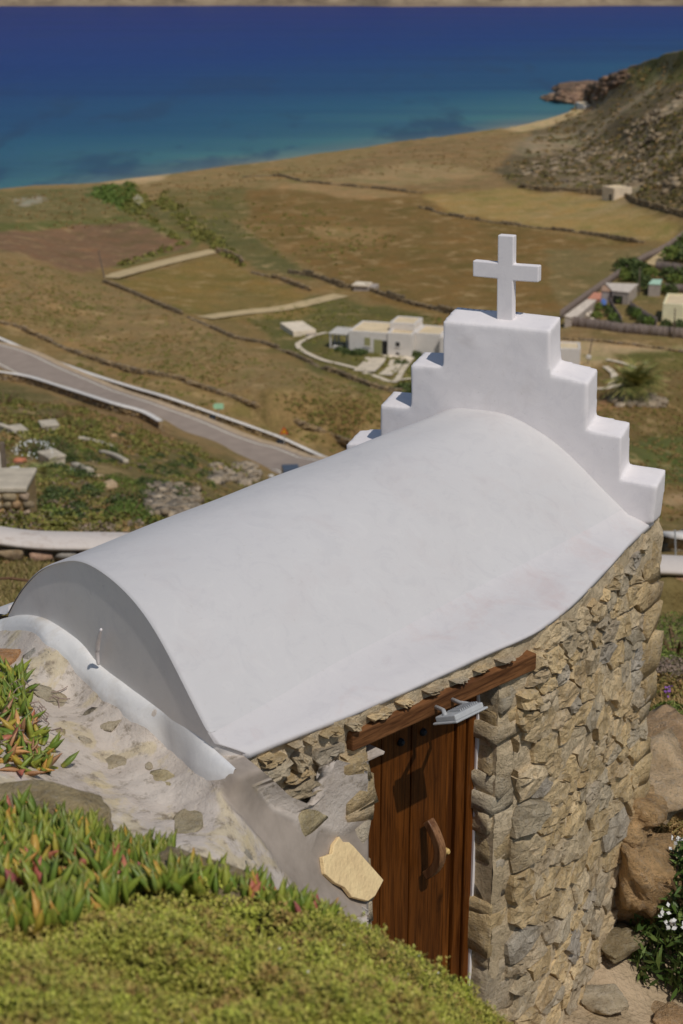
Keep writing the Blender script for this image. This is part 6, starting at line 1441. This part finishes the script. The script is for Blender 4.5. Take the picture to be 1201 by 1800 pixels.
# --- shrubs with a name of their own
M_dk = m_leaf('dark_shrub_leaf', [srgb(54, 66, 32, .75), srgb(74, 86, 42, .75), srgb(44, 54, 28, .75), srgb(96, 106, 58, .75)], .5)
M_br = m_leaf('bright_shrub_leaf', [srgb(70, 88, 34, .62), srgb(90, 106, 44, .62), srgb(56, 72, 28, .6), srgb(104, 116, 56, .62)], .55)
for lab, px, py, r, h, m_, n in (('dark green flowering shrub behind the whitewashed block', 92, 811, 1.6, 1.5, M_dk, 3200), ('dark shrub at the left end behind the terraces', 48, 802, 1.0, .8, M_dk, 1500), ('dark bush right of the whitewashed block', 158, 812, .85, .7, M_dk, 1500), ('bright green bush behind the vault left of the rubble heap', 222, 914, .9, .75, M_br, 3000), ('second bright green bush touching the vault edge', 250, 920, .5, .35, M_br, 1600),
                               ('soft light green broom bush above the rubble heap', 232, 872, 1.1, .6, M_h1, 2600), ('soft yellow green bush left of the broom', 205, 852, 1.0, .5, M_h1, 1800), ('green shrub at the left edge below the road', 8, 715, 2.6, 1.8, M_dk, 1600), ('wide green shrub below the near parapet', 90, 735, 2.6, 1.5, M_dk, 1600), ('hedge like shrub beside the parapet bend', 150, 700 + 60, 1.8, 1.2, M_h1, 1200)):
    p = Gd(px, py); b = leafy_bush('shrub', lab, (p.x, p.y, p.z - .15), r, h, n, .034 * (1 + .6 * (r > 1.2)), m_, 'shrub', .4, True)
p = Gd(60, 812); C_, N_ = bush_pts((p.x, p.y, p.z + .2), 1.5, 1.1, 160, .9); C_ = C_[C_[:, 2] > p.z + .6]; tag(mesh_np('white_blossom', *leaf_cloud(C_, np.tile([0, -.5, .8], (len(C_), 1)), .05, .9), M_pet), kind='stuff')
# trees of the compound
tm = {}
def tree_proto(kind, mat):
    C_, N_ = bush_pts((0, 0, 0), 1, .95, 420, .45); C_[:, 2] += .25; v_, f_ = leaf_cloud(C_, N_, .13, .55, .8); me = bpy.data.meshes.new('crown'); me.from_pydata([tuple(a) for a in v_], [], [tuple(a) for a in f_]); me.materials.append(mat)
    mb = MB(); mb.tube([(0, 0, -.1), (.03, 0, .3), (0, .02, .7)], [.09, .07, .03], 6)
    for k in range(4): a = k * 1.6; mb.tube([(0, 0, .3), (math.cos(a) * .4, math.sin(a) * .4, .65)], [.05, .015], 5)
    m2 = bpy.data.meshes.new('trunk'); m2.from_pydata(mb.v, [], mb.f); m2.materials.append(M_pole); return me, m2
protos = [tree_proto(k, m_) for k, m_ in enumerate((M_dk, M_h1, M_br))]
places = ['behind the large shed', 'left of the green roofed hut', 'against the diagonal fence', 'beside the divided fence', 'near the cream house', 'at the right edge above the compound']
tl = [(1096, 476, 2.2, 0, 0), (1106, 482, 2.6, 0, 0), (1116, 476, 2.0, 1, 0), (1126, 486, 2.4, 0, 0), (1101, 494, 1.8, 1, 0), (1116, 494, 1.9, 0, 0), (1134, 482, 2.0, 0, 1), (1142, 488, 1.9, 1, 1), (1132, 502, 2.0, 0, 1), (1136, 512, 1.8, 0, 1), (1092, 486, 1.6, 1, 2), (1172, 492, 2.0, 0, 4), (1186, 500, 2.2, 1, 4), (1200, 498, 2.4, 0, 4), (1180, 458, 2.6, 1, 5), (1196, 452, 3.0, 0, 5), (1206, 462, 2.6, 0, 5), (1210, 440, 3.0, 1, 5),
      (1082, 522, 1.6, 0, 3), (1090, 533, 1.5, 2, 3), (1074, 556, 1.3, 0, 3), (1079, 566, 1.4, 2, 3), (1084, 572, 1.2, 0, 3), (1070, 547, 1.1, 0, 3), (1113, 556, 1.3, 0, 4), (1121, 562, 1.4, 2, 4), (1130, 569, 1.4, 0, 4), (1141, 575, 1.3, 2, 4), (1110, 548, 1.1, 0, 4), (1170, 578, 1.2, 0, 4), (1192, 582, 1.4, 0, 4), (1052, 545, 1.1, 1, 2), (1048, 560, 1.2, 1, 2), (1160, 514, 1.6, 1, 1), (1178, 518, 1.6, 0, 4)]
kn_ = {0: 'dark green', 1: 'light olive green', 2: 'bright green'}
TL = ['behind the large shed, nearest the diagonal fence', 'tallest above the roof of the large shed', 'rising just above the middle of the large shed roof', 'over the right end of the large shed roof', 'close to the left end of the large shed roof', 'touching the right part of the large shed roof', 'left of the green roofed hut, farthest back', 'directly behind the green roofed hut', 'between the large shed and the green roofed hut', 'low in front of the green roofed hut', 'squeezed against the diagonal fence', 'right of the green roofed hut', 'second to the right of the green roofed hut', 'at the picture edge level with the green roofed hut', 'beyond the back fence beside the pale track', 'beyond the back fence at the picture edge', 'beyond the back fence, lower one at the picture edge', 'highest up at the picture edge by the pale track',
      'under the front of the large shed', 'in the yard before the open shed', 'hugging the dividing fence at its upper end', 'hugging the dividing fence half way down', 'at the lower end of the dividing fence', 'at the very top of the dividing fence', 'at the upper end of the fence before the cream house', 'second along the fence before the cream house', 'third along the fence before the cream house', 'last along the fence before the cream house', 'behind the first board of the cream house fence', 'at the left foot of the cream house', 'in front of the cream house wall', 'beside the blue tarpaulin', 'between the pale lumps and the dividing fence', 'between the green roofed hut and the cream house', 'behind the roof of the cream house']
for (x, y, r, k, w), where in zip(tl, TL):
    p = Gd(x, y); th = thing('tree', p, f'small {kn_[k]} tree {where}', 'tree', 'small trees of the fenced compound', rs.uniform(0, 6))
    for nm, me in zip(('crown', 'trunk'), protos[k]):
        o = bpy.data.objects.new(nm, me); COL.objects.link(o); o.parent = th; o.scale = (r, r, r * rs.uniform(.9, 1.25))
        if nm == 'crown': tag(o, kind='stuff')
# shrubs round the white house
for x, y, r, lab in ((600, 617, 1.2, 'dark shrub under the pergola of the white house'), (612, 622, 1.1, 'dark shrub at the left corner of the white house'), (628, 624, 1.4, 'largest dark shrub before the white house window'), (640, 620, 1.0, 'dark shrub beside the door of the white house'), (730, 628, 1.5, 'dark shrub where the white house wall steps back'), (700, 640, 1.0, 'small shrub on the lawn between the white house paths'), (712, 640, .9, 'small shrub by the right hand path of the white house'), (716, 690, 2.0, 'big dark bush next to the lower dry stone wall')):
    p = Gd(x, y); th = thing('garden_shrub', p, lab, 'shrub', 'shrubs round the white house', rs.uniform(0, 6)); o = bpy.data.objects.new('crown', protos[0][0]); COL.objects.link(o); o.parent = th; o.location = (0, 0, -.3); o.scale = (r, r, r * .8); tag(o, kind='stuff')
    o = bpy.data.objects.new('stem', protos[0][1]); COL.objects.link(o); o.parent = th; o.scale = (r, r, r * .7)
# --- scrub over the slopes and banks
def scrub(name, n, region, rr, lv, ls, mat, dens=None, flat=.55, leaf_n=None):
    parts = []; xs = [p[0] for p in region]; ys_ = [p[1] for p in region]; c = 0; tr = 0
    while c < n and tr < n * 12:
        tr += 1; x, y = rs.uniform(min(xs), max(xs)), rs.uniform(min(ys_), max(ys_))
        if not in_poly(np.array([x]), np.array([y]), region)[0]: continue
        if 0 < abs(y - road_c(x)) < 34 and x < 680 and y > 560: 
            if y - road_c(x) > -44: continue
        p = Gd(x, y)
        if fbm(np.array([p.x / 11]), np.array([p.y / 11]), 19)[0] < .22 + .34 * rs.random(): continue
        r = rr[0] + (rr[1] - rr[0]) * rs.random() ** 1.8; C_, N_ = bush_pts((0, 0, 0), r, r * flat * rs.uniform(.7, 1.3), lv, .5); parts.append(leaf_cloud(C_ + np.array(p) - [0, 0, .05], N_ + [0, 0, .3], ls * RNG.uniform(.7, 1.3, lv), .6, .8)); c += 1
    if parts: tag(mesh_np(name, *cat(parts), mat), kind='stuff')
M_s1 = m_leaf('scrub_green', [srgb(88, 88, 40, .56), srgb(106, 102, 48, .56), srgb(74, 76, 34, .54), srgb(120, 112, 58, .58)], .7)
M_s2 = m_leaf('scrub_brown', [srgb(120, 96, 62, .56), srgb(100, 84, 52, .56), srgb(140, 112, 74, .58), srgb(96, 88, 48, .54)], .8)
M_s3 = m_leaf('scrub_heather', [srgb(108, 94, 82, .54), srgb(92, 82, 58, .54), srgb(122, 104, 92, .56)], .8)
slopeN = [(-60, 690), (200, 735), (285, 765), (420, 815), (470, 850), (470, 930), (-60, 945)]
scrub('scrub', 900, slopeN, (.12, .6), 44, .07, M_s1); scrub('dry_scrub', 900, slopeN, (.1, .5), 36, .065, M_s2, flat=.5); scrub('heather', 500, slopeN, (.15, .5), 40, .06, M_s3, flat=.45)
scrub('slope_scrub', 520, [(-60, 685), (100, 705), (285, 765), (420, 815), (445, 840), (380, 835), (300, 800), (-60, 790)], (.3, 1.3), 50, .13, M_s1); scrub('slope_dry_scrub', 420, [(-60, 685), (100, 705), (285, 765), (420, 815), (445, 840), (380, 835), (300, 800), (-60, 790)], (.3, 1.0), 40, .13, M_s2)
scrub('slope_shrubs', 90, [(60, 740), (280, 770), (420, 830), (300, 900), (60, 925)], (.35, .8), 320, .055, M_dk, flat=.75); scrub('slope_green_shrubs', 60, [(60, 740), (280, 770), (420, 830), (300, 900), (60, 925)], (.3, .7), 260, .05, M_h1, flat=.7)
nearN = [(-60, 905), (330, 905), (470, 915), (470, 945), (-60, 948)]
scrub('low_scrub', 130, nearN, (.15, .4), 110, .03, M_s1); scrub('low_heather', 110, nearN, (.15, .35), 100, .028, M_s3)
hillN = [(-60, 440), (60, 462), (180, 498), (320, 560), (430, 612), (560, 665), (700, 700), (700, 790), (600, 770), (450, 708), (320, 662), (200, 632), (80, 585), (-60, 540)]
scrub('hill_scrub', 1300, hillN, (.12, .7), 16, .15, M_s1, flat=.45); scrub('hill_dry_scrub', 1300, hillN, (.12, .6), 14, .14, M_s2, flat=.4)
bank = [(-60, 560), (0, 580), (150, 655), (320, 700), (450, 750), (600, 800), (600, 785), (450, 728), (320, 682), (150, 640), (0, 585)]
scrub('bank_scrub', 160, bank, (.3, .7), 30, .13, M_s1, flat=.5)
scrub('stream_reeds', 300, [(200, 322), (235, 322), (262, 350), (345, 420), (430, 470), (410, 440), (330, 375), (280, 340), (300, 335), (250, 372), (330, 430), (215, 470), (195, 470), (320, 428), (220, 372), (205, 345)], (.7, 1.6), 22, .38, M_s1, flat=.8)
scrub('reed_bed', 110, [(160, 326), (236, 322), (240, 340), (215, 372), (165, 345)], (.8, 1.6), 22, .42, M_br, flat=.8)
scrub('field_bushes', 260, [(300, 345), (560, 350), (700, 420), (640, 500), (540, 480), (430, 420), (280, 390)], (.25, .9), 14, .26, M_s1, flat=.5)
scrub('meadow_scrub', 700, [(430, 565), (560, 525), (780, 560), (780, 700), (700, 690), (560, 640)], (.2, .8), 16, .18, M_s1, flat=.5)
scrub('right_scrub', 800, [(1000, 640), (1201, 625), (1260, 640), (1260, 920), (1000, 900)], (.15, .7), 16, .14, M_s1, flat=.45); scrub('right_dry_scrub', 700, [(1000, 650), (1260, 650), (1260, 920), (1000, 900)], (.3, .7), 20, .16, M_s2, flat=.45)
HD = [(880, 310), (1040, 150), (1250, 80), (1250, 390), (1120, 350), (930, 328)]
M_s4 = m_leaf('headland_scrub_leaf', [srgb(84, 76, 46, .66), srgb(98, 84, 58, .66), srgb(72, 68, 38, .66), srgb(106, 98, 50, .66)], .8)
scrub('headland_scrub', 1100, HD, (.5, 1.5), 14, .5, M_s4, flat=.35); scrub('headland_dry_scrub', 500, HD, (.5, 1.3), 12, .5, M_s2, flat=.35)
scrub('dune_scrub', 700, [(-60, 345), (230, 330), (480, 295), (800, 248), (900, 235), (900, 300), (500, 315), (200, 400), (-60, 405)], (.25, .9), 10, .3, M_s2, flat=.5)
# rock outcrops of the headland and the rocky point
PR = []; C_, T_, S_ = [], [], []
M_hr = m_stone('headland_rock', [srgb(150, 132, 106, .56), srgb(126, 108, 84, .56), srgb(164, 146, 120, .58), srgb(112, 96, 74, .54)], island=True, scale=.6, bump=.6, bd=.3)
seams = [((930, 308), (1000, 262)), ((965, 312), (1040, 262)), ((1000, 318), (1075, 250)), ((1010, 300), (1050, 240)), ((1030, 325), (1100, 262)), ((1110, 250), (1175, 180)), ((1112, 230), (1160, 190)), ((1105, 262), (1140, 245)), ((1125, 280), (1160, 230)), ((1100, 325), (1150, 285)), ((1150, 215), (1201, 165)), ((1160, 330), (1201, 300)), ((940, 290), (990, 278))]
for k in range(420):
    (x0, y0), (x1, y1) = rs.choice(seams); f = rs.random(); x, y = x0 + (x1 - x0) * f + rs.gauss(0, 9), y0 + (y1 - y0) * f + rs.gauss(0, 4.5)
    if y < ysh(x) + 6: continue
    p = Gd(x, y); a = rs.gauss(.9, .25); s_ = rs.uniform(.5, 1.7); C_.append((p.x, p.y, p.z - .25 * s_)); T_.append((math.cos(a), math.sin(a), 0)); S_.append((s_ * 2.2, s_, s_ * .8))
for k in range(420):
    x, y = rs.uniform(968, 1110), rs.uniform(116, 190)
    if not in_poly(np.array([x]), np.array([y]), [(970, 173), (990, 160), (1050, 136), (1100, 118), (1112, 136), (1062, 168), (1034, 186), (1004, 180)])[0]: continue
    p = Gd(x, max(y, ysh(x) + 2)) if x > 1034 else PD(x, y, Dz(x, 176 + (y - 160) * .2, 1.0)); s_ = rs.uniform(.6, 2.2); a = rs.gauss(.2, .4); PR.append(((p.x, p.y, p.z - .2), (math.cos(a), math.sin(a), 0), (s_ * 2.4, s_ * 1.2, s_)))
tag(mesh_np('shore_rocks', *blocks(*[np.array([q_[k] for q_ in PR]) for k in range(3)], .6), m_stone('shore_block', [srgb(132, 104, 84, .58), srgb(98, 78, 62, .56), srgb(152, 122, 98, .6), srgb(72, 60, 50, .54)], island=True, scale=.6, bump=.6, bd=.3)), kind='stuff')
tag(mesh_np('rock_outcrops', *blocks(np.array(C_), np.array(T_), np.array(S_), .6), M_hr), kind='stuff')
M_pt = m_stone('shore_rock', [srgb(124, 98, 78, .56), srgb(104, 82, 66, .54), srgb(142, 116, 92, .58)], scale=.35, bump=1., bd=.6)
for lab, x, y, sz, seed in (('dark rocky point reaching into the sea', 996, 168, (13, 10, 3.2), 81), ('reddish rocks rising behind the rocky point', 1030, 158, (16, 14, 6.0), 82), ('low outermost rock of the point', 981, 171, (7, 5, 1.8), 83), ('rock ridge above the boathouse', 1046, 172, (12, 10, 4.5), 84)):
    D_ = Dz(x, y + 6, .2); c_ = PD(x, y + 6, D_); V_, F_ = hull_rock(sz, seed, 40, 4, .14, .8); o = mesh_np('shore_rock', rotz(V_, .3), F_, M_pt, local=True); o.location = (c_.x, c_.y, .2); tag(o, lab, 'rock')
